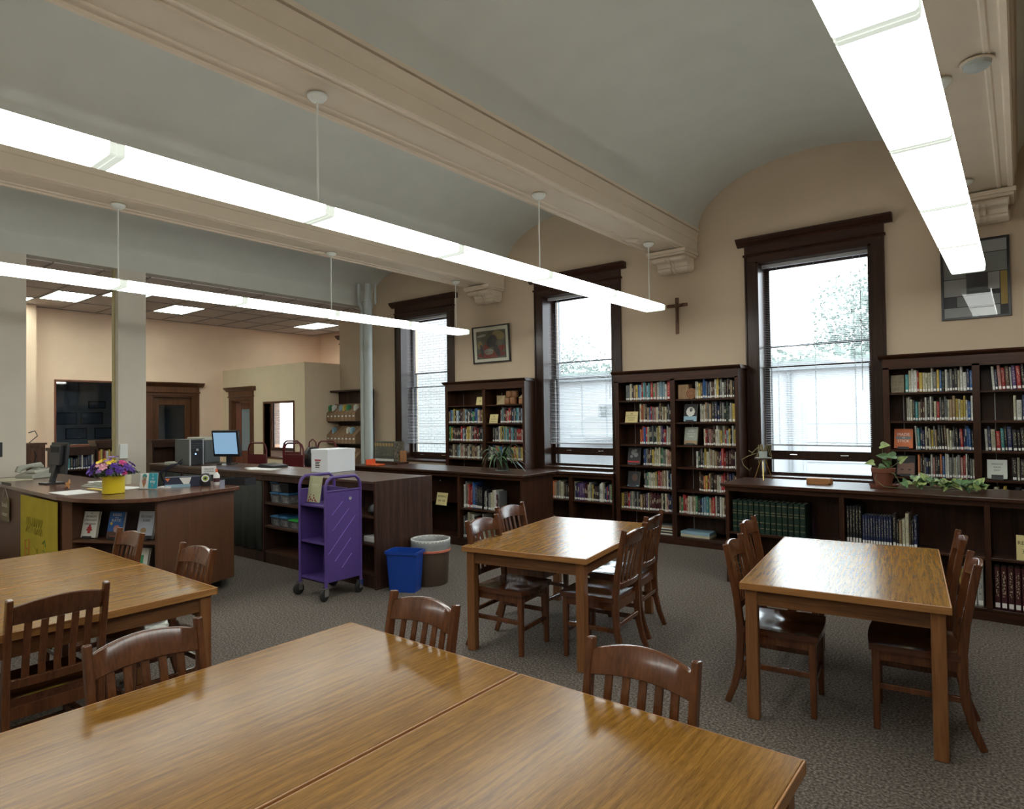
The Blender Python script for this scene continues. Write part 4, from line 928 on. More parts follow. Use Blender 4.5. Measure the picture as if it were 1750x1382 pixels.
# ------------------------------------------------------------------ circulation desk
ZD = 1.0
dk_ = thing('circulation_desk', 'brown curved-corner circulation desk with face-out book niche', 'desk', (-6.6, 2.4, 0))
P0 = (-6.6, 2.4)
outer = [(-9.78, 1.99), (-6.78, 1.93)]+[(-6.62, 1.945), (-6.42, 1.98), (-6.22, 2.05), (-6.04, 2.16), (-5.92, 2.29), (-5.865, 2.42)]+[(-6.13, 3.30)]
inner = [(-6.98, 3.62), (-6.80, 2.82), (-9.78, 2.84)]
loc_ = lambda pts: [(x-P0[0], y-P0[1]) for x, y in pts]
part('worktop', MB().prism(loc_(outer+inner), 'Z', ZD-.035, ZD), M['desktop'], dk_, .003)
bo = lambda x, y: (x-P0[0], y-P0[1])
def wallseg(p, q, z0, z1, th, nm_, mt):
    d = Vector((q[0]-p[0], q[1]-p[1])); nrm = Vector((-d.y, d.x)).normalized()*th
    part(nm_, MB().prism(loc_([p, q, (q[0]+nrm.x, q[1]+nrm.y), (p[0]+nrm.x, p[1]+nrm.y)]), 'Z', z0, z1), mt, dk_, .002)
A_, B_ = (-6.80, 1.985), (-5.94, 2.44)
wallseg((-9.70, 2.03), A_, .10, ZD-.035, .03, 'front_panel', M['desk'])
wallseg(B_, (-6.19, 3.27), .10, ZD-.035, .03, 'end_panel', M['desk'])
wallseg((-6.19, 3.27), (-6.95, 3.56), .10, ZD-.035, .03, 'side_panel', M['desk'])
wallseg((-6.12, 2.55), (-6.34, 3.20), .0, .10, .03, 'kick_plate', M['black']); wallseg((-6.34, 3.20), (-6.9, 3.42), 0, .10, .03, 'kick_plate', M['black'])
wallseg((-9.7, 2.12), (-6.7, 2.10), 0, .1, .03, 'kick_plate', M['black'])
# niche: back, shelves, stiles
d = (Vector((B_[0]-A_[0], B_[1]-A_[1]))).normalized(); nv = Vector((-d.y, d.x))
def off(p, a, b_): return (p[0]+d.x*a+nv.x*b_, p[1]+d.y*a+nv.y*b_)
Ln = math.hypot(B_[0]-A_[0], B_[1]-A_[1])
def quad(a0, a1, b0, b1): return loc_([off(A_, a0, b0), off(A_, a1, b0), off(A_, a1, b1), off(A_, a0, b1)])
part('niche_back', MB().prism(quad(.0, Ln, .26, .28), 'Z', .1, ZD-.035), M['deskin'], dk_)
part('niche_side', MB().prism(quad(.0, .10, 0, .28), 'Z', .1, ZD-.035), M['desk'], dk_)
part('niche_side', MB().prism(quad(Ln-.02, Ln, 0, .28), 'Z', .1, ZD-.035), M['desk'], dk_)
for z in (.60, .30, .12): part('niche_shelf', MB().prism(quad(.10, Ln-.02, .005, .26), 'Z', z-.02, z), M['desk'], dk_)
ang = math.atan2(d.y, d.x)
p = off(A_, .19, .08); face_book('white face-out book reading THE WORLD\'S STRONGEST LIBRARIAN on the desk niche shelf', p[0], p[1], .60, .155, .235, ang, matcol('w'), (('THE', .012, .92, I), ("WORLD'S", .025, .80, I), ('STRONGEST', .024, .66, I), ('LIBRARIAN', .024, .52, I)), extra=splash(matcol('r'), [(.0, .30, .20, .5), (.0, .38, .15, .5), (0, .46, .10, .5), (0, .2, .10, .8)]))
p = off(A_, .46, .08); face_book('blue face-out book reading KISSES FROM KATIE on the desk niche shelf', p[0], p[1], .60, .155, .235, ang, matcol('b'), (('KISSES', .034, .88, Wk), ('FROM', .014, .77, Wk), ('KATIE', .036, .67, Wk)), extra=multi(band(.0, .25, matcol('h')), splash(matcol('s'), [(.1, .35, .22, 1.0)]), splash(matcol('w'), [(.05, .30, .10, 1.1)]), splash(matcol('y'), [(-.3, .55, .09, 1)]), band(.03, .08, matcol('o'), -.3, .4)))
p = off(A_, .77, .08); face_book('pale blue face-out book reading SECOND SUNS on the desk niche shelf', p[0], p[1], .60, .16, .245, ang, plain('pale blue jacket', (.42, .47, .55), .35), (('SECOND', .030, .80, I), ('SUNS', .030, .66, I)), extra=multi(band(.0, .12, matcol('k')), splash(matcol('u'), [(-.1, .3, .2, .8)])))
p = off(A_, .70, .10); face_book('green and white book low in the desk niche behind the chair', p[0], p[1], .30, .15, .21, ang, matcol('w'), (), extra=band(.3, .7, matcol('g'), -.2, .2))
# yellow poster with marker drawing
pz = thing('poster', 'yellow hand-drawn poster taped to the desk front', 'poster', (-7.37, 1.957, 0))
part('sheet', MB().box(-.56, .54, -.004, 0, .22, .94), M['poster'], pz)
def scribble(pts, mat, r=.004): part('marker_line', MB().tube([(x, -.006, z) for x, z in pts], r, 5), mat, pz)
for k_ in range(9):
    a = -.34+k_*.055; scribble([(a+.03*math.cos(q*.9+k_), .70+.045*math.sin(q*1.3+k_)) for q in range(7)], M['olivemark'], .0028)
    scribble([(a+.03*math.cos(q*1.1+k_), .62+.035*math.sin(q*1.5+k_*2)) for q in range(7)], M['olivemark'], .0028)
scribble([(-.40, .30), (-.40, .50), (-.28, .52), (-.27, .32), (-.40, .30), (-.36, .28), (-.24, .30), (-.27, .32)], M['redmark']); scribble([(-.37, .36), (-.30, .37)], M['redmark']); scribble([(-.37, .42), (-.30, .43)], M['redmark'])
scribble([(-.16, .48), (-.05, .40), (-.12, .26), (-.20, .34), (-.05, .30), (-.02, .46)], M['olivemark']); scribble([(.12, .52), (.2, .56), (.22, .50)], M['greenmark']); scribble([(.14, .46), (.2, .45), (.16, .40), (.21, .38)], M['greenmark']); scribble([(.14, .32), (.2, .31), (.15, .27), (.21, .26)], M['greenmark'])
hs = thing('hanging_sign', 'small brown hanging plaque on the left end of the desk front', 'sign', (-8.62, 1.995, 0))
hs.scale = (1.35, 1, 1.1)
part('plaque', MB().box(-.09, .09, -.012, 0, .55, .78), plain('brown plaque', (.20, .155, .085), .7), hs); part('cord', MB().tube([(-.07, -.006, .78), (-.02, -.006, .89), (.07, -.006, .78)], .003, 5), M['pages'], hs)
text('book', .075, M['pages'], hs, (0, -.013, .71)); text('return', .06, M['pages'], hs, (0, -.013, .62))
part('slot_plate', MB().box(-.12, .14, -.004, .0, .86, .93), M['black'], hs)

# things on the desk
t = thing('flower_pot', 'yellow pot of mixed flowers on the circulation desk', 'flowers', (-6.60, 2.33, ZD))
part('pot', MB().lathe([(0, 0), (.085, 0), (.092, .005), (.092, .155), (.086, .158), (.084, .12), (0, .12)], 28, cap=False), M['yellowpot'], t, smooth=True)
fl = random.Random(3); lf = MB()
for i in range(700):
    a = fl.uniform(0, 2*PI); e = fl.uniform(.0, 1.45); r = fl.uniform(.08, .19); c = Vector((math.cos(a)*math.sin(e)*r*1.15, math.sin(a)*math.sin(e)*r*1.15, .16+math.cos(e)*r*.62))
    w_ = Vector((fl.uniform(-1, 1), fl.uniform(-1, 1), fl.uniform(-1, 1))).normalized()*.022; v_ = Vector((fl.uniform(-1, 1), fl.uniform(-1, 1), fl.uniform(-1, 1))).normalized()*.010
    lf.add([c-w_, c+v_, c+w_, c-v_], [(0, 1, 2, 3)])
o = link('leaves', lf.mesh('leaves', M['leaf'], fix=False), t); o['kind'] = 'stuff'
vio = plain('violet petals', (.10, .035, .30), .6); lil = plain('lilac petals', (.33, .18, .52), .6); yel = plain('yellow petals', (.72, .55, .03), .6); mag = plain('magenta petals', (.52, .04, .20), .6); pnk = plain('pink petals', (.65, .33, .40), .6)
for (a, e, r, mt, sz) in [(-1.2, .2, .19, yel, .055), (-.5, .5, .19, yel, .045), (-2.2, .5, .18, yel, .045), (0, 0, .22, lil, .045), (-2.9, 1.0, .20, mag, .045), (-2.6, 1.2, .17, vio, .04), (-2.2, 1.15, .18, vio, .045), (-1.7, 1.1, .18, vio, .045), (-2.0, .75, .19, vio, .035),
                          (-.8, .9, .19, pnk, .04), (-.3, .85, .2, vio, .035), (-.1, 1.15, .19, vio, .04), (.3, 1.0, .19, vio, .045), (.2, .7, .2, mag, .04), (-1.2, .75, .19, pnk, .03), (-.5, 1.2, .17, vio, .035), (2.5, .8, .18, lil, .04), (1.5, .8, .18, vio, .04), (-3.3, .6, .19, yel, .04), (-1.5, .45, .2, yel, .05), (-.9, .35, .2, lil, .035), (-1.45, 1.25, .17, vio, .035), (-1.0, 1.15, .17, lil, .03), (-2.9, .7, .19, pnk, .035), (.6, 1.2, .17, vio, .035), (0.1, 1.3, .17, mag, .03), (-2.45, .95, .19, vio, .035)]:
    r *= 1.06; c = Vector((math.cos(a)*math.sin(e)*r*1.1, math.sin(a)*math.sin(e)*r*1.1, .165+math.cos(e)*r*.72)); nrm = (c-Vector((0, 0, .10))).normalized()
    fm = MB(); q = nrm.to_track_quat('Z', 'Y').to_matrix().to_4x4()
    for k_ in range(14):
        b_ = 2*PI*k_/14; rr = sz*(.92+.2*(k_ % 2)); v = [Vector((0, 0, .006)), Vector((math.cos(b_-.26)*rr*.8, math.sin(b_-.26)*rr*.8, .010)), Vector((math.cos(b_)*rr, math.sin(b_)*rr, .0)), Vector((math.cos(b_+.26)*rr*.8, math.sin(b_+.26)*rr*.8, .004))]
        fm.add(v, [(0, 1, 2, 3)])
    fm.lathe([(0, .002), (sz*.25, .004), (sz*.2, .012), (0, .014)], 8, cap=False)
    fm.xf(Matrix.Translation(c) @ q); link('flower', fm.mesh('flower', mt, fix=False), t)
t = thing('greeting_sign', 'small clear-stand card with ice cream cone drawing on the desk', 'sign', (-6.68, 2.66, ZD), .62, None, rot=(-.12, 0, .55))
part('holder', MB().box(-.095, .095, .002, .006, 0, .16).box(-.095, .095, -.03, .05, 0, .004), plain('clear acrylic', (.6, .65, .65), .1, alpha=.5), t)
part('card', MB().box(-.09, 0, -.001, .002, .008, .155), M['paper'], t); part('card', MB().box(0, .09, -.001, .002, .008, .155), plain('turquoise card', (.02, .30, .38), .5), t)
part('cone', MB().prism([(-.065, .065), (-.025, .065), (-.045, .012)], 'Y', -.003, -.001), plain('cone tan', (.42, .20, .07), .6), t)
for (x, z, mt) in ((-.045, .08, matcol('s')), (-.045, .102, matcol('c')), (-.043, .125, matcol('t'))): part('scoop', MB().lathe([(.024, 0), (.024, .002)], 14), mt, t, loc=(x, -.001, z), rot=(PI/2, 0, 0))
text('I', .030, M['wink'], t, (.045, -.002, .135)); text('my', .045, M['wink'], t, (.045, -.002, .075)); text('b', .045, matcol('s'), t, (.045, -.002, .035))
part('heart', MB().prism([(.045, .088), (.030, .105), (.034, .114), (.041, .115), (.045, .109), (.049, .115), (.056, .114), (.060, .105)], 'Y', -.003, -.001), matcol('l'), t)
t = thing('storage_box', 'blue and black patterned cardboard tray with an eye motif on the desk end', 'box', (-6.63, 2.98, ZD), 1.1)
part('box_body', MB().box(-.17, .17, -.06, .06, .0, .10), plain('navy print box', (.015, .02, .05), .5), t, .003)
part('print', MB().box(-.165, .06, -.063, -.06, .0, .03), matcol('l'), t); part('print', MB().prism([(-.04, .095), (.07, .095), (.05, .03), (.0, .03)], 'Y', -.062, -.06), M['paper'], t); part('print', MB().prism([(-.165, .09), (-.12, .09), (-.14, .06)], 'Y', -.062, -.06), matcol('o'), t)
t2 = thing('eye_ornament', 'round black monster-eye ornament beside the patterned tray', 'ornament', (-6.49, 3.13, ZD), 1.1)
part('body', MB().lathe([(.045, 0), (.05, .02), (.05, .10), (.03, .125), (0, .13)], 20, cap=False), M['black'], t2, smooth=True)
part('eye', MB().lathe([(.036, 0), (.036, .004)], 20), M['paper'], t2, loc=(0, -.049, .08), rot=(PI/2, 0, 0)); part('iris', MB().lathe([(.024, 0), (.024, .006)], 18), plain('lime iris', (.25, .38, .05), .4), t2, loc=(0, -.049, .08), rot=(PI/2, 0, 0)); part('pupil', MB().lathe([(.012, 0), (.012, .008)], 14), M['black'], t2, loc=(0, -.049, .08), rot=(PI/2, 0, 0))
t = thing('glue_bottle', 'white glue bottle with orange cap on the desk end', 'bottle', (-6.50, 3.25, ZD))
part('bottle', MB().lathe([(0, 0), (.028, 0), (.03, .01), (.03, .10), (.012, .125), (.012, .13)], 16, cap=False), M['paper'], t, smooth=True); part('cap', MB().lathe([(.012, .128), (.007, .165), (0, .167)], 12, cap=False), M['orange'], t, smooth=True)
part('print', MB().lathe([(.0305, .03), (.0305, .07)], 16, cap=False), matcol('m'), t)
t = thing('note_card', 'white printed card standing behind the monster-eye ornament', 'sign', (-6.60, 3.22, ZD+.10), .9)
part('card', MB().box(-.07, .07, 0, .003, 0, .09), M['paper'], t); text('WELCOME', .020, I, t, (0, -.001, .06)); text('TO THE LIBRARY', .012, I, t, (0, -.001, .035)); part('stand', MB().box(-.004, .004, 0, .004, -.10, 0).box(-.03, .03, -.02, .02, -.10, -.095), M['black'], t)
t = thing('black_tray', 'low black tray holding scissors and pens at the desk end', 'tray', (-6.42, 3.30, ZD), 1.2)
t.location = (-6.62, 3.42, ZD)
part('tray', MB().box(.02, .30, -.07, -.065, 0, .07).box(.02, .30, .065, .07, 0, .07).box(.02, .025, -.065, .065, 0, .07).box(.295, .30, -.065, .065, 0, .07).box(.02, .30, -.07, .07, 0, .004), M['black'], t); t.location = (-6.52, 3.28, ZD); t.rotation_euler = (0, 0, .25)
t.location = (-6.46, 3.36, ZD)
for i in range(5): tag(part('pen', MB().tube([(0, 0, 0), (.12, .02, .03)], .005, 6), [matcol('p'), matcol('s'), M['paper'], M['silver'], matcol('b')][i], None, loc=(-6.40+i*.022, 3.34+.012*i, ZD+.012)), ['purple', 'pink', 'white', 'silver', 'blue'][i]+' pen lying in the black tray', 'pen')
t = thing('telephone', 'pale grey desk telephone at the left end of the desk', 'telephone', (-9.32, 2.45, ZD), .35)
t.scale = (1.35, 1.35, 1.35)
part('base', MB().prism([(-.11, 0), (.11, 0), (.11, .075), (.06, .085), (-.11, .03)], 'X', -.11, .11), M['phone'], t, .006)
part('handset', MB().tube([(-.085, -.10, .055), (-.085, -.09, .085), (-.085, 0, .105), (-.085, .09, .105), (-.085, .10, .085)], [.026, .028, .018, .028, .026], 10), M['phone'], t, smooth=True)
part('keypad', MB().box(-.02, .08, -.07, .04, .05, .066), M['beige'], t); part('display', MB().box(-.02, .08, .05, .09, .08, .086), M['black'], t)
# monitor seen from behind
t = thing('monitor', 'black flat monitor seen from behind on the circulation desk', 'monitor', (-8.22, 2.30, ZD), .08)
part('base', MB().prism([(-.10, -.09), (.10, -.09), (.12, .09), (-.12, .09)], 'Z', 0, .018), M['black'], t, .004)
part('stand_arm', MB().prism([(-.02, .01), (.02, .01), (.07, .20), (.03, .22)], 'X', -.035, .035), M['black'], t, .004)
part('screen_case', MB().box(-.20, .20, .035, .065, .11, .45).box(-.14, .14, -.0, .035, .20, .42), M['black'], t, .006, rot=(-.08, 0, 0))
part('rear_vent', MB().box(-.09, .09, -.006, .0, .34, .40), M['blacksoft'], t, rot=(-.08, 0, 0))
t = thing('keyboard', 'beige keyboard lying on the desk beside the monitor', 'keyboard', (-7.35, 2.47, ZD), .1)
part('body', MB().prism([(-.08, 0), (.08, 0), (.08, .03), (-.08, .012)], 'X', -.22, .22), M['beige'], t, .003)
kb = MB()
for i in range(14):
    for j in range(4): kb.box(-.20+i*.0285, -.20+i*.0285+.022, -.065+j*.032, -.065+j*.032+.024, .018+j*.004, .026+j*.005)
o = part('keys', kb, M['phone'], t); o['kind'] = 'stuff'
def papers(label, x, y, z, w_, h_, rz, mt='paper', th=.004): return tag(part('paper_sheet', MB().box(-w_/2, w_/2, -h_/2, h_/2, 0, th), M[mt] if mt in M else matcol(mt), None, loc=(x, y, z), rot=(0, 0, rz)), label, 'paper')
papers('white sheet of paper at the desk edge left of the yellow pot', -7.0, 2.13, ZD, .42, .26, .05)
papers('white sheet lying flat behind the yellow pot', -7.0, 2.58, ZD, .3, .2, .3); papers('yellow folder strip on the desk left of the yellow pot', -7.05, 2.37, ZD, .45, .06, .05, 'y')
papers('pile of white papers behind the keyboard', -7.75, 2.62, ZD, .3, .22, -.2, th=.02); papers('cream paper blotter at the left end of the desk', -9.3, 2.2, ZD, .5, .3, 0, 'c'); papers('pale leaflets beside the ice cream card', -6.68, 2.83, ZD, .12, .12, .6, th=.012)
tag(part('star_ornament', MB().prism([((.05 if k_ % 2 == 0 else .02)*math.cos(PI/2+k_*PI/5), .05+(.05 if k_ % 2 == 0 else .02)*math.sin(PI/2+k_*PI/5)) for k_ in range(10)], 'Y', -.006, .006), M['oakbox'], None, loc=(-7.42, 2.2, ZD), rot=(-.3, 0, .3)), 'small orange star ornament beside the monitor foot', 'ornament')
tag(part('cup', MB().lathe([(0, 0), (.035, 0), (.042, .10), (.038, .10), (.032, .008), (0, .008)], 18, cap=False), matcol('c'), None, smooth=True, loc=(-7.45, 2.76, ZD)), 'cream cup standing behind the bouquet on the desk', 'cup')
# outlet on the column
tag(part('wall_plate', MB().box(0, .008, -.06, .06, -.09, .09), M['black'], None, .003, loc=(XL+.001, 2.17, 1.34)), 'black wall plate on the left column', 'wall plate')
tag(part('wall_plate', MB().box(0, .03, -.05, .05, -.10, .10), M['white'], None, .003, loc=(XL+.001, 3.58, 1.25)), 'white thermostat plate low on the second column', 'wall plate')

# ------------------------------------------------------------------ dark counter units
ZC = 1.045; YC0, YC1 = 4.03, 4.76
ux = [-10.06, -9.03, -8.0, -6.97, -5.94, -4.91]
for i in range(5):
    a, b_ = ux[i], ux[i+1]; nm_ = ['leftmost, partly behind the column', 'second from left, under the computer', 'third from left, hung with grey cloth', 'fourth from left, with plastic tubs on its shelves', 'rightmost, with the plain end panel by the bins'][i]
    t = thing('counter_cabinet', 'dark walnut counter unit, '+nm_, 'cabinet', (a, YC0, 0), 0, 'walnut counter units'); W_ = b_-a; D = YC1-YC0
    part('side_panel', MB().box(0, .022, 0, D, 0, ZC-.012 if i else ZC), M['walnut'], t, .001)
    if i == 4:
        e = part('end_panel', MB().box(W_-.02, W_+.01, -.02, D+.01, 0, ZC+.004), M['walnut'], t, .002)
        for q in range(4): part('screw_cap', MB().lathe([(.007, 0), (.007, .003)], 10), M['black'], t, loc=(W_+.010, .08+.26*q-.05*(q == 2), ZC-.06), rot=(0, PI/2, 0))
    part('worktop', MB().box(.003, W_-.003, -.012, D, ZC-.025, ZC), M['walnutx'], t, .002)
    part('rail', MB().box(.022, W_, .0, .02, ZC-.09, ZC-.025), M['walnut'], t)
    part('plinth', MB().box(.022, W_, .01, .03, 0, .12), M['walnut'], t); part('back_panel', MB().box(.022, W_, D/2, D/2+.01, 0, ZC-.03), M['walnut'], t)
    if i in (3, 4):
        for z in (.14, .43, .70): part('shelf', MB().box(.022, W_, .01, D/2, z-.022, z), M['walnutx'], t)
    else:
        cl = MB(); n = 40; rr = random.Random(i)
        for j in range(n+1):
            x = .03+(W_-.05)*j/n; y = -.004+.010*math.sin(j*.9+i)+.007*math.sin(j*2.3+i*2)
            cl.v += [(x, y, .13), (x, y*.8, .5), (x, .002+y*.3, ZC-.10)]
        cl.f = [(j*3+k_, j*3+3+k_, j*3+4+k_, j*3+1+k_) for j in range(n) for k_ in range(2)]; cl.mi = [0]*len(cl.f)
        o = link('curtain', cl.mesh('curtain', M['fabric'], True, fix=False), t); s = o.modifiers.new('s', 'SOLIDIFY'); s.thickness = .003
# tubs on the shelves of unit 4
def tub(label, x, y, z, lid, w_=.17, h_=.10, dp_=.24, body='tub'):
    t = thing('plastic_tub', label, 'tub', (x, y, z), 0, 'plastic craft tubs in the counter unit')
    part('tub_body', MB().add([(-w_/2+.012, -dp_/2+.012, 0), (w_/2-.012, -dp_/2+.012, 0), (w_/2-.012, dp_/2-.012, 0), (-w_/2+.012, dp_/2-.012, 0), (-w_/2, -dp_/2, h_), (w_/2, -dp_/2, h_), (w_/2, dp_/2, h_), (-w_/2, dp_/2, h_)], [(0, 3, 2, 1), (0, 1, 5, 4), (1, 2, 6, 5), (2, 3, 7, 6), (3, 0, 4, 7)]), M[body], t)
    part('contents', MB().box(-w_/2+.022, w_/2-.022, -dp_/2+.02, dp_/2-.02, .004, h_*.75), M['clutter'], t)
    part('lid', MB().box(-w_/2-.006, w_/2+.006, -dp_/2-.006, dp_/2+.006, h_, h_+.014).box(-w_/2+.01, w_/2-.01, -dp_/2+.01, dp_/2-.01, h_+.014, h_+.02), M[lid], t, .004)
tub('blue-lidded tub, upper of the two stacked at left on the top shelf', -6.80, YC0+.17, .70+.125, 'lidblue'); tub('blue-lidded tub, lower of the two stacked at left on the top shelf', -6.80, YC0+.17, .70, 'lidblue')
tub('blue-lidded tub at right on the top shelf beside the purple cart', -6.60, YC0+.17, .70, 'lidblue', body='tub'); tub('black tub standing on a blue-lidded tub, top shelf', -6.60, YC0+.17, .70+.125, 'black', body='black')
tub('blue-lidded tub at left on the lower shelf', -6.80, YC0+.17, .43, 'lidblue'); tub('blue-lidded tub in the middle of the lower shelf', -6.61, YC0+.17, .43, 'lidblue'); tub('green-lidded tub at right on the lower shelf', -6.42, YC0+.17, .43, 'lidgreen', h_=.085)
tag(part('white_device', MB().box(-.1, .1, -.12, .12, 0, .06), M['paper'], None, .01, loc=(-5.07, YC0+.16, .4305)), 'white boxy device on the shelf behind the purple cart', 'device')
tag(part('dark_bag', MB().lathe([(.08, 0), (.11, .03), (.09, .09), (.03, .13), (0, .135)], 12, cap=False), M['black'], None, smooth=True, loc=(-5.08, YC0+.16, .701)), 'dark bundled bag on the upper shelf behind the purple cart', 'bag')
# counter-top items
t = thing('cardboard_box', 'white cardboard box with red shipping label on the counter', 'box', (-6.32, 4.34, ZC), .62)
t.location = (-6.36, 4.58, ZC); t.rotation_euler = (0, 0, .06)
part('carton', MB().box(-.15, .15, -.20, .20, 0, .265), M['boxwhite'], t, .003)
part('flap', MB().box(-.152, .152, -.202, .202, .225, .267).box(-.01, .01, -.2, .2, .267, .269), M['boxwhite'], t)
part('shipping_label', MB().box(-.08, .03, -.2035, -.2015, .04, .15), M['paper'], t); part('label_band', MB().box(-.08, .03, -.2045, -.2035, .135, .15), matcol('r'), t)
for q in range(4): part('label_print', MB().box(-.07, .0+.01*(q % 2), -.2045, -.2035, .055+q*.02, .065+q*.02), I, t)
t = thing('pc_tower', 'black and silver computer tower with blue power light on the counter', 'computer', (-8.72, 4.20, ZC), .0)
part('case', MB().box(-.18, -.16, -.0, .40, 0, .36).box(-.18, .0, .0, .40, .34, .36).box(-.16, .0, .02, .40, 0, .34), M['pcgrey'], t, .004)
part('front_panel', MB().box(-.165, .005, -.02, .02, .01, .35), M['black'], t, .004); part('trim_strip', MB().box(-.18, -.165, -.024, 0, .0, .36).box(.0, .012, -.024, 0, 0, .36), M['silver'], t)
part('power_light', MB().lathe([(.008, 0), (.008, .003)], 10), M['led'], t, loc=(-.10, -.021, .16), rot=(PI/2, 0, 0)); part('badge', MB().box(-.09, -.06, -.023, -.02, .20, .23), M['silver'], t)
for q in range(3): part('drive_slot', MB().box(-.15, -.01, -.0225, -.02, .30-.03*q, .305-.03*q), M['pcgrey'], t)
t.rotation_euler = (0, 0, 1.6); t.location = (-8.95, 4.27, ZC)
t = thing('printer', 'grey device with pale lid standing behind the computer tower', 'printer', (-9.55, 4.42, ZC), .1)
part('body', MB().box(-.15, .30, .0, .25, 0, .33), M['pcgrey'], t, .01); part('lid', MB().box(-.15, .30, 0, .25, .33, .375), M['beige'], t, .008)
t = thing('monitor', 'flat monitor with lit blue screen on the counter', 'monitor', (-8.72, 4.52, ZC), .45)
t.scale = (1.1, 1.1, 1.12)
part('base', MB().prism([(-.11, -.08), (.11, -.08), (.09, .08), (-.09, .08)], 'Z', 0, .014), M['black'], t, .003); part('neck', MB().box(-.03, .03, .01, .04, .01, .15), M['black'], t)
sc_ = part('screen_case', MB().box(-.19, .19, -.02, .03, 0, .33), M['black'], t, .005, loc=(0, 0, .10), rot=(.14, 0, 0)); part('screen', MB().box(-.165, .165, -.0225, -.0205, .035, .305), M['screen'], sc_)
t = thing('network_switch', 'beige network box with blue cables at the counter end', 'device', (-9.38, 4.13, ZC), .1)
part('box_body', MB().box(-.16, .16, -.10, .10, 0, .04), M['beige'], t, .003)
t = thing('cable_bundle', 'blue-black cables looping from the counter to the desk', 'cable', (-9.2, 4.1, ZC))
part('cable', MB().tube([(.15, .05, .10), (.05, -.02, .03), (-.08, -.10, .01), (-.2, -.2, -.10), (-.32, -.12, -.2), (-.4, .0, -.4)], .008, 6), M['cable'], t, smooth=True); part('cable', MB().tube([(.25, .10, .30), (.12, .02, .14), (-.02, -.06, .012), (-.12, -.14, -.05), (-.2, -.16, -.3)], .007, 6), M['cable'], t, smooth=True)
tag(part('mouse', MB().lathe([(0, 0), (.03, 0), (.035, .015), (.02, .03), (0, .033)], 14, cap=False), M['silver'], None, smooth=True, loc=(-8.45, 4.33, ZC)), 'small silver mouse in front of the lit monitor', 'mouse')
tag(part('binder', MB().prism([(-.16, 0), (.16, 0), (.16, .03), (-.1, .05)], 'Y', -.12, .12), M['black'], None, .004, loc=(-7.62, 4.55, ZC), rot=(0, 0, .1)), 'black binder lying open on the counter behind the papers', 'binder')
papers('white papers fanned on the counter before the black binder', -7.38, 4.30, ZC, .35, .22, .3, th=.006); papers('folded white leaflet on the counter beside the fanned papers', -7.62, 4.28, ZC, .22, .14, -.2, th=.012)
tag(part('orange_tray', MB().box(-.12, .12, -.09, .09, 0, .02).box(-.12, -.10, -.09, .09, .02, .09), M['orange'], None, .004, loc=(-7.55, 6.18, .961), rot=(0, 0, 0)), 'orange plastic tray behind the white cardboard box', 'tray')

# maroon book carts behind the counter
def cart_tops(label, loc, rz):
    t = thing('book_cart', label, 'book cart', loc, rz, 'maroon book carts')
    for s in (-1, 1):
        part('end_panel', MB().box(-.20, .20, s*.36-.008, s*.36+.008, .12, 1.12), M['maroon'], t)
        part('handle', MB().tube([(-.20, s*.36, .1), (-.20, s*.36, 1.2), (-.17, s*.36, 1.27), (-.12, s*.36, 1.30), (.12, s*.36, 1.30), (.17, s*.36, 1.27), (.20, s*.36, 1.2), (.20, s*.36, .1)], .014, 8), M['maroon'], t, smooth=True)
    for z in (.2, .55, .9): part('shelf', MB().box(-.19, .19, -.35, .35, z-.01, z+.01), M['maroon'], t)
    for x in (-.18, .18):
        for y in (-.34, .34): part('caster', MB().lathe([(.05, -.012), (.05, .012)], 16), M['rubber'], t, loc=(x, y, .05), rot=(0, PI/2, 0))
cart_tops('maroon book cart behind the counter, left of the two', (-9.55, 5.75, 0), .2); cart_tops('maroon book cart behind the counter, right with the bag on it', (-8.85, 5.95, 0), .2)
t = thing('handbag', 'black handbag with hoop handle on the right maroon cart', 'bag', (-8.95, 6.05, .912), .2)
part('body', MB().lathe([(.12, 0), (.15, .05), (.14, .22), (.08, .30), (0, .31)], 16, cap=False), M['black'], t, smooth=True); part('handle', MB().tube([(-.08, 0, .28), (-.07, 0, .38), (0, 0, .43), (.07, 0, .38), (.08, 0, .28)], .01, 8), M['maroon'], t, smooth=True); part('buckle', MB().box(-.03, .05, -.145, -.13, .12, .2), M['chrome'], t)

# brochure rack on the window wall
t = thing('brochure_rack', 'dark rack of kraft brochure files behind the pipes', 'rack', (-10.35, YW, 0))
part('cabinet', MB().box(-.56, -.53, -.24, -.005, 0, 2.23).box(.53, .56, -.24, -.005, 0, 2.23).box(-.56, .56, -.03, -.005, 0, 2.23).box(-.56, .56, -.24, -.005, 2.2, 2.23), M['walnut'], t)
for r, z in enumerate((1.62, 1.18, .74)): part('shelf', MB().box(-.53, .53, -.30, -.03, z-.02, z), M['walnut'], t)
fmesh = MB().prism([(0, 0), (.25, .0), (.25, .34), (.20, .34), (0, .16)], 'X', -.052, .052).mesh('magazine_file', M['cardboard'])
lbm = MB().box(-.025, .025, -.003, 0, .08, .11).mesh('label', M['paper'])
bmesh_ = MB().box(-.045, .015, .04, .045, .1, .30).box(-.03, .035, .06, .064, .1, .32).box(-.02, .045, .09, .094, .1, .31)
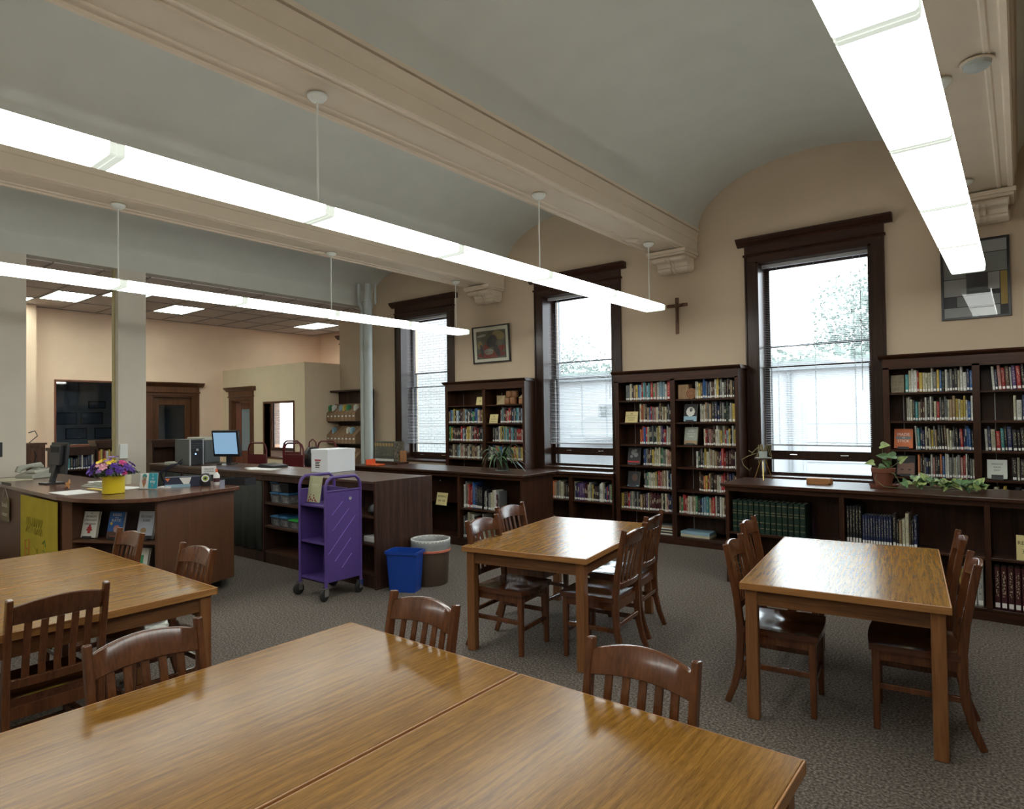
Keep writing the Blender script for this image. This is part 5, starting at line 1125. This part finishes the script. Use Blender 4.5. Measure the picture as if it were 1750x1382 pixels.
for r, z in enumerate((1.62, 1.18, .74)):
    for i in range(8):
        f = link('magazine_file', fmesh, None, (-10.35-.46+i*.115, YW-.33, z+.001)); tag(f, 'kraft brochure file, %s from left in the %s row of the dark rack' % (ords[i], ['upper', 'middle', 'lower'][r]), 'file', 'kraft brochure files in the rack')
        link('label', lbm, f)
        if (r, i) in ((0, 0), (0, 3), (0, 4), (0, 5), (0, 7), (1, 1), (1, 5), (1, 6), (0, 1)):
            b = link('brochures', bmesh_.mesh('brochures', [matcol('g'), M['paper'], matcol('w'), matcol('l'), matcol('y')][(i+r*2) % 5]), f)

# low shelving and items in the back room
def small_case(label, x, y0, y1, zt, rows):
    t = thing('back_bookcase', label, 'bookcase', (x, y0, 0)); W_ = y1-y0
    part('carcass', MB().box(-.30, 0, 0, .025, 0, zt).box(-.30, 0, W_-.025, W_, 0, zt).box(-.30, -.28, 0, W_, 0, zt).box(-.32, .02, -.02, W_+.02, zt-.05, zt), M['dark'], t)
    part('rail', MB().box(-.02, 0, .02, W_-.02, zt-.13, zt-.05), M['dark'], t)
    for z in rows: part('shelf', MB().box(-.28, 0, .025, W_-.025, z-.022, z), M['dark'], t)
small_case('dark low bookcase in the back room, left of the taller one', -12.0, 3.38, 3.96, 1.26, (.90, .55, .1)); small_case('taller dark bookcase in the back room beside the column', -12.0, 3.98, 4.50, 1.36, (.98, .66, .30, .1))
small_case('dark cabinet behind the computer tower in the back room', -12.0, 4.85, 5.35, 1.33, (.9, .5, .1))
bk = MB(); bc = []; r3 = random.Random(5)
bb = [(3.41, 3.93, .90), (3.41, 3.8, .55), (4.01, 4.45, .98), (4.01, 4.45, .66), (4.01, 4.4, .30)]
for (ya, yb, z) in bb:
    y = ya; i = 0
    while y < yb:
        w_ = r3.uniform(.02, .045); h_ = r3.uniform(.17, .24); ck = r3.choice('wknnwkwtlwyck' if ya < 4 else 'rmucyrkcwo'); c = COLS[ck]
        o = link('book', COVER, None, (-12.0, y+w_/2, z+.001), (0, 0, PI/2)); o.scale = (w_*.94, .17, h_); o.color = (*c[1], 1)
        link('spine_label', LABEL, o)
        tag(o, '%s book %s from left, %s, %s back-room bookcase' % (c[0], ords[i], 'shelf at height %s' % {.90: 'of the flowers', .55: 'below them', .98: 'just under the top', .66: 'in the middle', .30: 'near the floor'}[z], 'low' if ya < 4 else 'taller'), 'book', 'books in the back room'); y += w_; i += 1
t = thing('file_cabinet', 'reddish wooden cabinet in the back room beside the left column', 'cabinet', (-12.0, 2.85, 0))
part('carcass', MB().box(-.4, 0, 0, .42, 0, 1.32).box(-.42, .02, -.02, .44, 1.32, 1.35), M['doorwood'], t); part('drawer', MB().box(0, .012, .02, .40, .9, 1.28), M['doorwood'], t); part('drawer', MB().box(0, .012, .02, .40, .5, .88), M['doorwood'], t)
t = thing('fan_device', 'white wall-mounted device with dangling cord beside the left column', 'device', (-12.1, 2.95, 1.36))  # white device taken for a wall fan, built as a plain housing
part('housing', MB().box(-.1, .1, -.1, .08, 0, .22), M['white'], t, .02); part('cord', MB().tube([(.1, .1, .15), (.12, .18, .18), (.1, .22, .1), (.08, .12, 0), (.12, .2, -.2), (.12, .12, -.6)], .008, 6), M['black'], t, smooth=True)

# ------------------------------------------------------------------ purple cart
t = thing('book_cart', 'purple metal book cart on black casters', 'book cart', (-5.195, 3.70, 0), .0)
wx, wy = .205, .195
for s in (-1, 1):
    pp = part('side_panel', MB().box(s*wx-.006, s*wx+.006, -wy, wy, .16, 1.00), M['purple'], t, .002)
    part('handle', MB().tube([(s*wx, -wy, .12), (s*wx, -wy, 1.04), (s*wx, -wy+.02, 1.09), (s*wx, -wy+.06, 1.12), (s*wx, wy-.06, 1.12), (s*wx, wy-.02, 1.09), (s*wx, wy, 1.04), (s*wx, wy, .12)], .016, 10), M['purple'], t, smooth=True)
    part('lip', MB().box(s*wx-.012, s*wx+.012, -wy, wy, .985, 1.0), M['purple'], t, .003)
for (y0, z0, y1, z1) in ((-.13, .775, -.01, .89), (-.125, .63, .06, .816), (-.172, .42, .134, .742), (-.10, .347, .08, .535), (-.023, .275, .087, .39)):
    part('pressed_rib', MB().tube([(wx+.0065, y0, z0), (wx+.0065, y1, z1)], .0035, 6), M['purplelt'], t)
for z in (.18, .52, .86):
    part('shelf', MB().prism([(-wy, z), (wy, z), (wy, z-.015), (-wy+.0, z-.015), (-wy, z-.028)], 'X', -wx+.006, wx-.006), M['purple'], t, .002)
    part('centre_plate', MB().box(-wx+.006, wx-.006, .05, .056, z, z+.15), M['purple'], t)
part('badge', MB().lathe([(.016, 0), (.016, .003)], 18), M['silver'], t, loc=(wx+.006, .075, .91), rot=(0, PI/2, 0))
for sx in (-1, 1):
    for sy in (-1, 1):
        w0 = part('caster_wheel', MB().lathe([(.02, -.013), (.048, -.013), (.056, -.008), (.056, .008), (.048, .013), (.02, .013)], 22), M['rubber'], t, smooth=True, loc=(sx*wx, sy*wy-.02, .056), rot=(0, PI/2, .25 if sx > 0 else 0))
        part('caster_fork', MB().box(sx*wx-.022, sx*wx-.017, sy*wy-.03, sy*wy+.012, .045, .115).box(sx*wx+.017, sx*wx+.022, sy*wy-.03, sy*wy+.012, .045, .115).box(sx*wx-.022, sx*wx+.022, sy*wy-.03, sy*wy+.022, .112, .122), M['chrome'], t)
face_book('pale green booklet with red flower sprigs on the purple cart', -5.295, 3.58, .86, .18, .25, .05, plain('pale green booklet', (.42, .43, .26), .4), (('OUR LITTLE READERS', .010, .66, M['wink']), ('AND THEIR LIBRARY', .010, .60, M['wink'])), tilt=.16, th=.006, stand=False,
          extra=splash(plain('sprig red', (.25, .02, .03), .5), [(-.30, .18, .05, 1.2), (-.20, .10, .06, 1), (-.36, .05, .05, 1.3), (-.05, .06, .05, 1), (.05, .16, .06, .8), (.16, .08, .05, 1.2), (.0, .26, .04, 1), (.25, .04, .05, .8), (-.25, .28, .035, 1)]))

# ------------------------------------------------------------------ bins
t = thing('recycling_bin', 'blue rectangular plastic recycling bin', 'bin', (-4.69, 4.19, 0), .42)
def rrect(a, b_, r, z, n=5):
    o = []
    for (sx, sy, a0) in ((1, 1, 0), (-1, 1, PI/2), (-1, -1, PI), (1, -1, 3*PI/2)):
        for i in range(n): q = a0+PI/2*i/(n-1); o.append((sx*(a-r)+r*math.cos(q), sy*(b_-r)+r*math.sin(q), z))
    return o
def loft(rings, cap0=True, cap1=False):
    mb = MB(); n = len(rings[0])
    for r in rings: mb.v += r
    for k_ in range(len(rings)-1):
        for i in range(n): mb.f.append((k_*n+i, k_*n+(i+1) % n, (k_+1)*n+(i+1) % n, (k_+1)*n+i))
    if cap0: mb.f.append(tuple(range(n-1, -1, -1)))
    if cap1: mb.f.append(tuple((len(rings)-1)*n+i for i in range(n)))
    mb.mi = [0]*len(mb.f); return mb
part('bin_body', loft([rrect(.135, .09, .03, .0), rrect(.158, .112, .035, .355), rrect(.172, .124, .04, .36), rrect(.172, .124, .04, .385), rrect(.155, .109, .034, .383), rrect(.13, .085, .03, .012)], True, True), M['bluebin'], t, smooth=True)
t = thing('waste_bin', 'round brown waste bin with white liner', 'bin', (-4.685, 4.53, 0))
part('bin_body', MB().lathe([(0, 0), (.165, 0), (.172, .01), (.192, .40), (.188, .40), (.165, .015), (0, .015)], 32, cap=False), M['brownbin'], t, smooth=True)
part('rim', MB().lathe([(.192, .425), (.200, .43), (.200, .445), (.190, .448), (.188, .43)], 32, cap=False), M['white'], t, smooth=True)
lm = MB(); n = 48; pf = [(.196, .335), (.200, .36), (.197, .40), (.200, .44), (.192, .447), (.180, .40), (.165, .30), (.150, .2)]; r6 = random.Random(9)
for k_, (r, z) in enumerate(pf):
    for i in range(n):
        j = (r6.uniform(-.006, .006) if k_ in (0,) else 0) + (r6.uniform(-.014, .010) if k_ > 4 else 0); lm.v.append(((r+j)*math.cos(2*PI*i/n), (r+j)*math.sin(2*PI*i/n), z+(r6.uniform(-.012, .01) if k_ == 0 else 0)))
for k_ in range(len(pf)-1):
    for i in range(n): lm.f.append((k_*n+i, k_*n+(i+1) % n, (k_+1)*n+(i+1) % n, (k_+1)*n+i))
lm.mi = [0]*len(lm.f); o = link('liner', lm.mesh('liner', M['bag'], True, fix=False), t)
part('drawstring', MB().lathe([(.198, .325), (.203, .33), (.203, .348), (.198, .352)], 32, cap=False), M['ribbon'], t, smooth=True)

# ------------------------------------------------------------------ plants and ornaments on the low cases
ZL = .96; ZR = .975
def leafstrip(mb, pts, wmax, upv=(0, 0, 1)):
    pts = [Vector(p) for p in pts]; k_ = len(pts); v = []
    for i, p in enumerate(pts):
        d = (pts[min(i+1, k_-1)]-pts[max(i-1, 0)]).normalized(); s = d.cross(Vector(upv)).normalized(); w_ = wmax*math.sin(PI*(i+.35)/(k_-.3))
        v += [p-s*w_, p+Vector((0, 0, .15*w_)), p+s*w_]
    f = []
    for i in range(k_-1): f += [(i*3, i*3+1, i*3+4, i*3+3), (i*3+1, i*3+2, i*3+5, i*3+4)]
    mb.add(v, f)
t = thing('potted_fern', 'bushy dark green potted plant on the low bookcase by the leftmost window', 'plant', (-5.30, 6.42, ZL))
part('pot', MB().lathe([(0, 0), (.055, 0), (.06, .01), (.078, .13), (.082, .135), (.082, .15), (.072, .15), (.070, .12), (0, .12)], 20, cap=False), plain('dark pot', (.05, .035, .025), .5), t, smooth=True)
part('saucer', MB().lathe([(.085, 0), (.09, .015), (.08, .015), (.078, .004)], 20, cap=False), plain('clear saucer', (.25, .27, .27), .2), t, smooth=True)
r7 = random.Random(11)
for i in range(64):
    a = r7.uniform(0, 2*PI); ln = r7.uniform(.22, .40); h_ = r7.uniform(.03, .24); dr = r7.uniform(.05, .28)
    pts = []
    for q in range(7):
        s = q/6; r = ln*s; z = .13+h_*math.sin(s*PI*.62)*1.1-dr*s*s*.9; pts.append((math.cos(a+.3*s)*r, math.sin(a+.3*s)*r*.75, max(.01 if r < .3 else -.02, z)))
    mb = MB(); leafstrip(mb, pts, r7.uniform(.011, .019)); link('leaf', mb.mesh('leaf', M['leaf'] if i % 5 else M['leafmid'], True, fix=False), t)
t = thing('pothos_plant', 'variegated trailing plant in a terracotta pot on the low bookcase', 'plant', (-.985, 6.62, ZR))
part('pot', MB().lathe([(0, .02), (.065, .02), (.088, .135), (.096, .137), (.098, .175), (.088, .176), (.082, .15), (0, .15)], 28, cap=False), M['terracotta'], t, smooth=True)
part('saucer', MB().lathe([(0, 0), (.105, 0), (.120, .03), (.110, .03), (.10, .012), (0, .012)], 28, cap=False), M['terracotta'], t, smooth=True)
def heart(mb, c, dirv, nrm, L_):
    d = Vector(dirv).normalized(); n_ = Vector(nrm); n_ = (n_-d*n_.dot(d)).normalized(); s = d.cross(n_); c = Vector(c)
    o = [(-.15, 0), (-.28, .18), (-.22, .38), (0, .48), (.35, .36), (.70, .16), (1, 0), (.70, -.16), (.35, -.36), (0, -.48), (-.22, -.38), (-.28, -.18)]
    v = [c+n_*(-.0)]+[c+d*x*L_+s*y*L_+n_*(abs(y)*.25*L_-.12*L_*x*x) for x, y in o]; k_ = len(o)
    mb.add(v, [(0, i+1, (i+1) % k_+1) for i in range(k_)])
r8 = random.Random(4)
for (dx, dz, L_) in ((-.08, .05, .07), (.02, .11, .075), (.0, .21, .08), (.09, .12, .085), (.14, .08, .075), (.05, .04, .07), (-.02, .02, .06)):
    mb = MB(); heart(mb, (dx, -.03, .17+dz), (r8.uniform(-1, 1), -.3, r8.uniform(-.1, .6)), (r8.uniform(-.3, .3), -1, .6), L_); link('leaf', mb.mesh('leaf', M['leaflt'] if r8.random() < .6 else M['leafmid'], False, fix=False), t)
    part('stem', MB().tube([(0, 0, .14), (dx*.6, -.01, .15+dz*.6), (dx, -.03, .17+dz)], .0025, 5), M['stem'], t)
vine = [(.02, -.02, .16), (.10, -.08, .13), (.15, -.10, .03), (.24, -.08, .02), (.36, -.06, .025), (.48, -.09, .02), (.60, -.07, .02), (.70, -.10, .015)]
part('vine', MB().tube(vine, .003, 5), M['stem'], t); part('vine', MB().tube([(-.03, -.05, .16), (-.05, -.11, .08), (.02, -.13, .02), (.14, -.14, .015), (.3, -.12, .02), (.5, -.12, .02)], .0025, 5), M['stem'], t)
for i in range(78):
    s = r8.uniform(.08, 1)**.8; x = .08+.66*s; mb = MB()
    heart(mb, (x, -.09+r8.uniform(-.05, .05), .035+r8.uniform(0, .09)*(1-.4*s)), (r8.uniform(-.4, 1), r8.uniform(-1, .3), r8.uniform(-.4, .5)), (r8.uniform(-.3, .3), -.6, 1), r8.uniform(.050, .074))
    link('leaf', mb.mesh('leaf', M['leaflt'] if r8.random() < .25+.6*s else M['leafmid'], False, fix=False), t)
t = thing('oak_box', 'small light oak box on the low bookcase under the right window', 'box', (-1.53, 6.66, ZR), .0)
part('box_body', MB().box(-.10, .10, -.055, .055, .012, .055), M['oakbox'], t, .003); part('base_rail', MB().box(-.105, .105, -.06, -.05, 0, .014).box(-.105, .105, .05, .06, 0, .014).box(-.105, -.09, -.06, .06, 0, .05).box(.09, .105, -.06, .06, 0, .05), M['oakbox'], t)
t = thing('plant_stand', 'brass tripod stand holding a small pot with dry stems, left end of the low bookcase', 'plant stand', (-2.10, 6.80, ZR))
for q in range(3):
    a = -PI/2+.3+q*2*PI/3; part('leg', MB().tube([(math.cos(a)*.02, math.sin(a)*.02, .21), (math.cos(a)*.10, math.sin(a)*.10, .0)], .005, 8), M['brass'], t, smooth=True)
part('plate', MB().lathe([(0, .205), (.07, .21), (.085, .225), (.082, .228), (0, .215)], 20, cap=False), plain('pale metal dish', (.32, .32, .28), .35, .4), t, smooth=True)
part('pot', MB().lathe([(0, .215), (.035, .215), (.044, .29), (.038, .29), (0, .275)], 16, cap=False), plain('pale pot', (.42, .48, .45), .5), t, smooth=True)
for q in range(9):
    a = r8.uniform(0, 2*PI); part('dry_stem', MB().tube([(0, 0, .28), (math.cos(a)*.04, math.sin(a)*.02, .33+r8.uniform(0, .05)), (math.cos(a)*.09-.02, math.sin(a)*.05, .30+r8.uniform(-.05, .06)), (math.cos(a)*.12-.03, math.sin(a)*.05, .25+r8.uniform(-.1, .05))], .004, 5), plain('dry stem', (.20, .17, .08), .7) if q == 0 else bpy.data.materials['dry stem'], t, smooth=True)
part('looped_stem', MB().tube([(-.06, -.02, .27), (-.14, -.03, .24), (-.21, -.03, .20), (-.19, -.03, .14), (-.13, -.03, .09), (-.11, -.03, .12)], .004, 6), bpy.data.materials['dry stem'], t, smooth=True)
t = thing('window_grille', 'small clear jar on the sill side of the trailing plant', 'jar', (-.45, 6.75, ZR)); bpy.data.objects.remove(t)

# ------------------------------------------------------------------ outside
struct('ground', MB().box(-70, 60, 8.6, 90, -1.3, -1.2), M['asphalt'])
bd = thing('brick_building', 'white painted brick building next door seen in the leftmost window', 'building', (-22.0, 17.0, -1.2))
part('wall', MB().box(-4.5, 6.4, .02, 6, 0, 9.0), M['mortar'], bd); part('coping', MB().box(-4.6, 6.5, -.05, 6.1, 9.0, 9.2), M['roofgrey'], bd)
BRK = []
bm_ = MB().box(0, .288, -.008, .03, 0, .090).mesh('brick', M['brick']); cnt = 0
for j in range(52):
    for i in range(9):
        z = .95+j*.1; x = 2.75+i*.3+(.15 if j % 2 else 0)
        if cnt < 300 and 1.85 < z < 5.10: link('brick', bm_, bd, (x, 0, z)); cnt += 1; BRK.append((x, z))
fb = MB()
for j in range(90):
    for i in range(36):
        z = .05+j*.1; x = -4.45+i*.3+(.15 if j % 2 else 0)
        if any(abs(z-q[1]) < .02 and abs(x-q[0]) < .2 for q in BRK): continue
        if x+.288 < 6.1: fb.box(x, x+.288, -.008, .03, z, z+.09)
o = part('brickwork', fb, M['brick'], bd); o['kind'] = 'stuff'
g = thing('garage_building', 'pale low building across the yard seen in the middle and right windows', 'building', (-8.5, 22.0, -1.2))
part('wall', MB().box(-6.5, 10, 0, 6, 0, 4.25), M['stucco'], g); part('roof_edge', MB().box(-6.8, 10.3, -.2, 6.2, 4.25, 4.5), M['roofgrey'], g)
for x in (-4.6, -2.6, .6): f = part('window', MB().box(x, x+1.2, -.05, 0, 2.0, 3.3), M['roofgrey'], g); part('pane', MB().box(x+.08, x+1.12, -.06, -.05, 2.08, 3.22), M['glass'], f)
dr = part('garage_door', MB().box(3.0, 7.2, -.04, 0, 0, 3.2), M['stucco'], g)
for k_ in range(5): part('door_panel', MB().box(3.1, 7.1, -.07, -.04, .05+.62*k_, .6+.62*k_), M['stucco'], dr)
part('awning', MB().prism([(-1.2, 2.1), (0, 2.8), (0, 2.7), (-1.2, 2.0)], 'X', -5.2, -1.0), M['roofgrey'], g)
part('downpipe', MB().tube([(2.6, -.08, 0), (2.6, -.08, 4.2)], .06, 8), M['roofgrey'], g)
def tree(label, x, y, h_, R, seed, n=4200):
    t = thing('tree', label, 'tree', (x, y, -1.2)); r = random.Random(seed)
    part('trunk', MB().tube([(0, 0, 0), (.1, 0, h_*.3), (0, .1, h_*.62)], [.3, .22, .12], 10), M['bark'], t, smooth=True)
    br_ = MB(); cl = []
    for i in range(9):
        a = i*2.4; e = r.uniform(.3, 1.1); p = Vector((0, 0, h_*r.uniform(.3, .6))); q = p+Vector((math.cos(a)*math.cos(e), math.sin(a)*math.cos(e), math.sin(e)))*R*.8
        br_.tube([p, (p+q)/2+Vector((0, 0, .1)), q], [.1, .07, .03], 6); cl.append((q, R*r.uniform(.35, .55)))
    cl.append((Vector((0, 0, h_*.8)), R*.6)); cl.append((Vector((0, 0, h_*.6)), R*.7))
    part('branches', br_, M['bark'], t)
    f = MB()
    for i in range(n):
        c, rr = r.choice(cl); v = Vector((r.gauss(0, 1), r.gauss(0, 1), r.gauss(0, 1))).normalized()*rr*r.uniform(.6, 1.05); p = c+v
        a = Vector((r.uniform(-1, 1), r.uniform(-1, 1), r.uniform(-1, 1))).normalized()*r.uniform(.08, .14); b_ = a.cross(Vector((r.uniform(-1, 1), r.uniform(-1, 1), r.uniform(-1, 1)))).normalized()*.07
        f.add([p-a, p+b_, p+a, p-b_], [(0, 1, 2, 3)])
    o = link('foliage', f.mesh('foliage', M['foliage'], fix=False), t); o['kind'] = 'stuff'
tree('broad leafy tree beyond the pale low building in the right window', -5.0, 35, 9.6, 4.0, 1, 9000); tree('leafy tree at left of the right window view', -13.5, 35, 7.2, 2.6, 2); tree('leafy tree at the left edge of the middle window view', -25.5, 36, 9.5, 3.6, 3)
tree('tree behind the pale building at right of the middle window view', -19.5, 40, 7.8, 2.4, 5); 
hd_ = MB(); r9 = random.Random(8)
for i in range(5000):
    p = Vector((r9.uniform(-22, 3), 29.6+r9.uniform(-.5, .5), -1.2+r9.uniform(.2, 5.6))); a = Vector((r9.uniform(-1, 1), r9.uniform(-1, 1), r9.uniform(-1, 1))).normalized()*.16; b_ = a.cross(Vector((0, 1, .3))).normalized()*.09
    hd_.add([p-a, p+b_, p+a, p-b_], [(0, 1, 2, 3)])
hd_.box(-22, 3, 29.3, 29.9, -1.2, 4.0)
tag(link('hedge', hd_.mesh('hedge', M['foliage'], fix=False)), 'tall blue-green hedge showing over the pale low building', 'hedge')
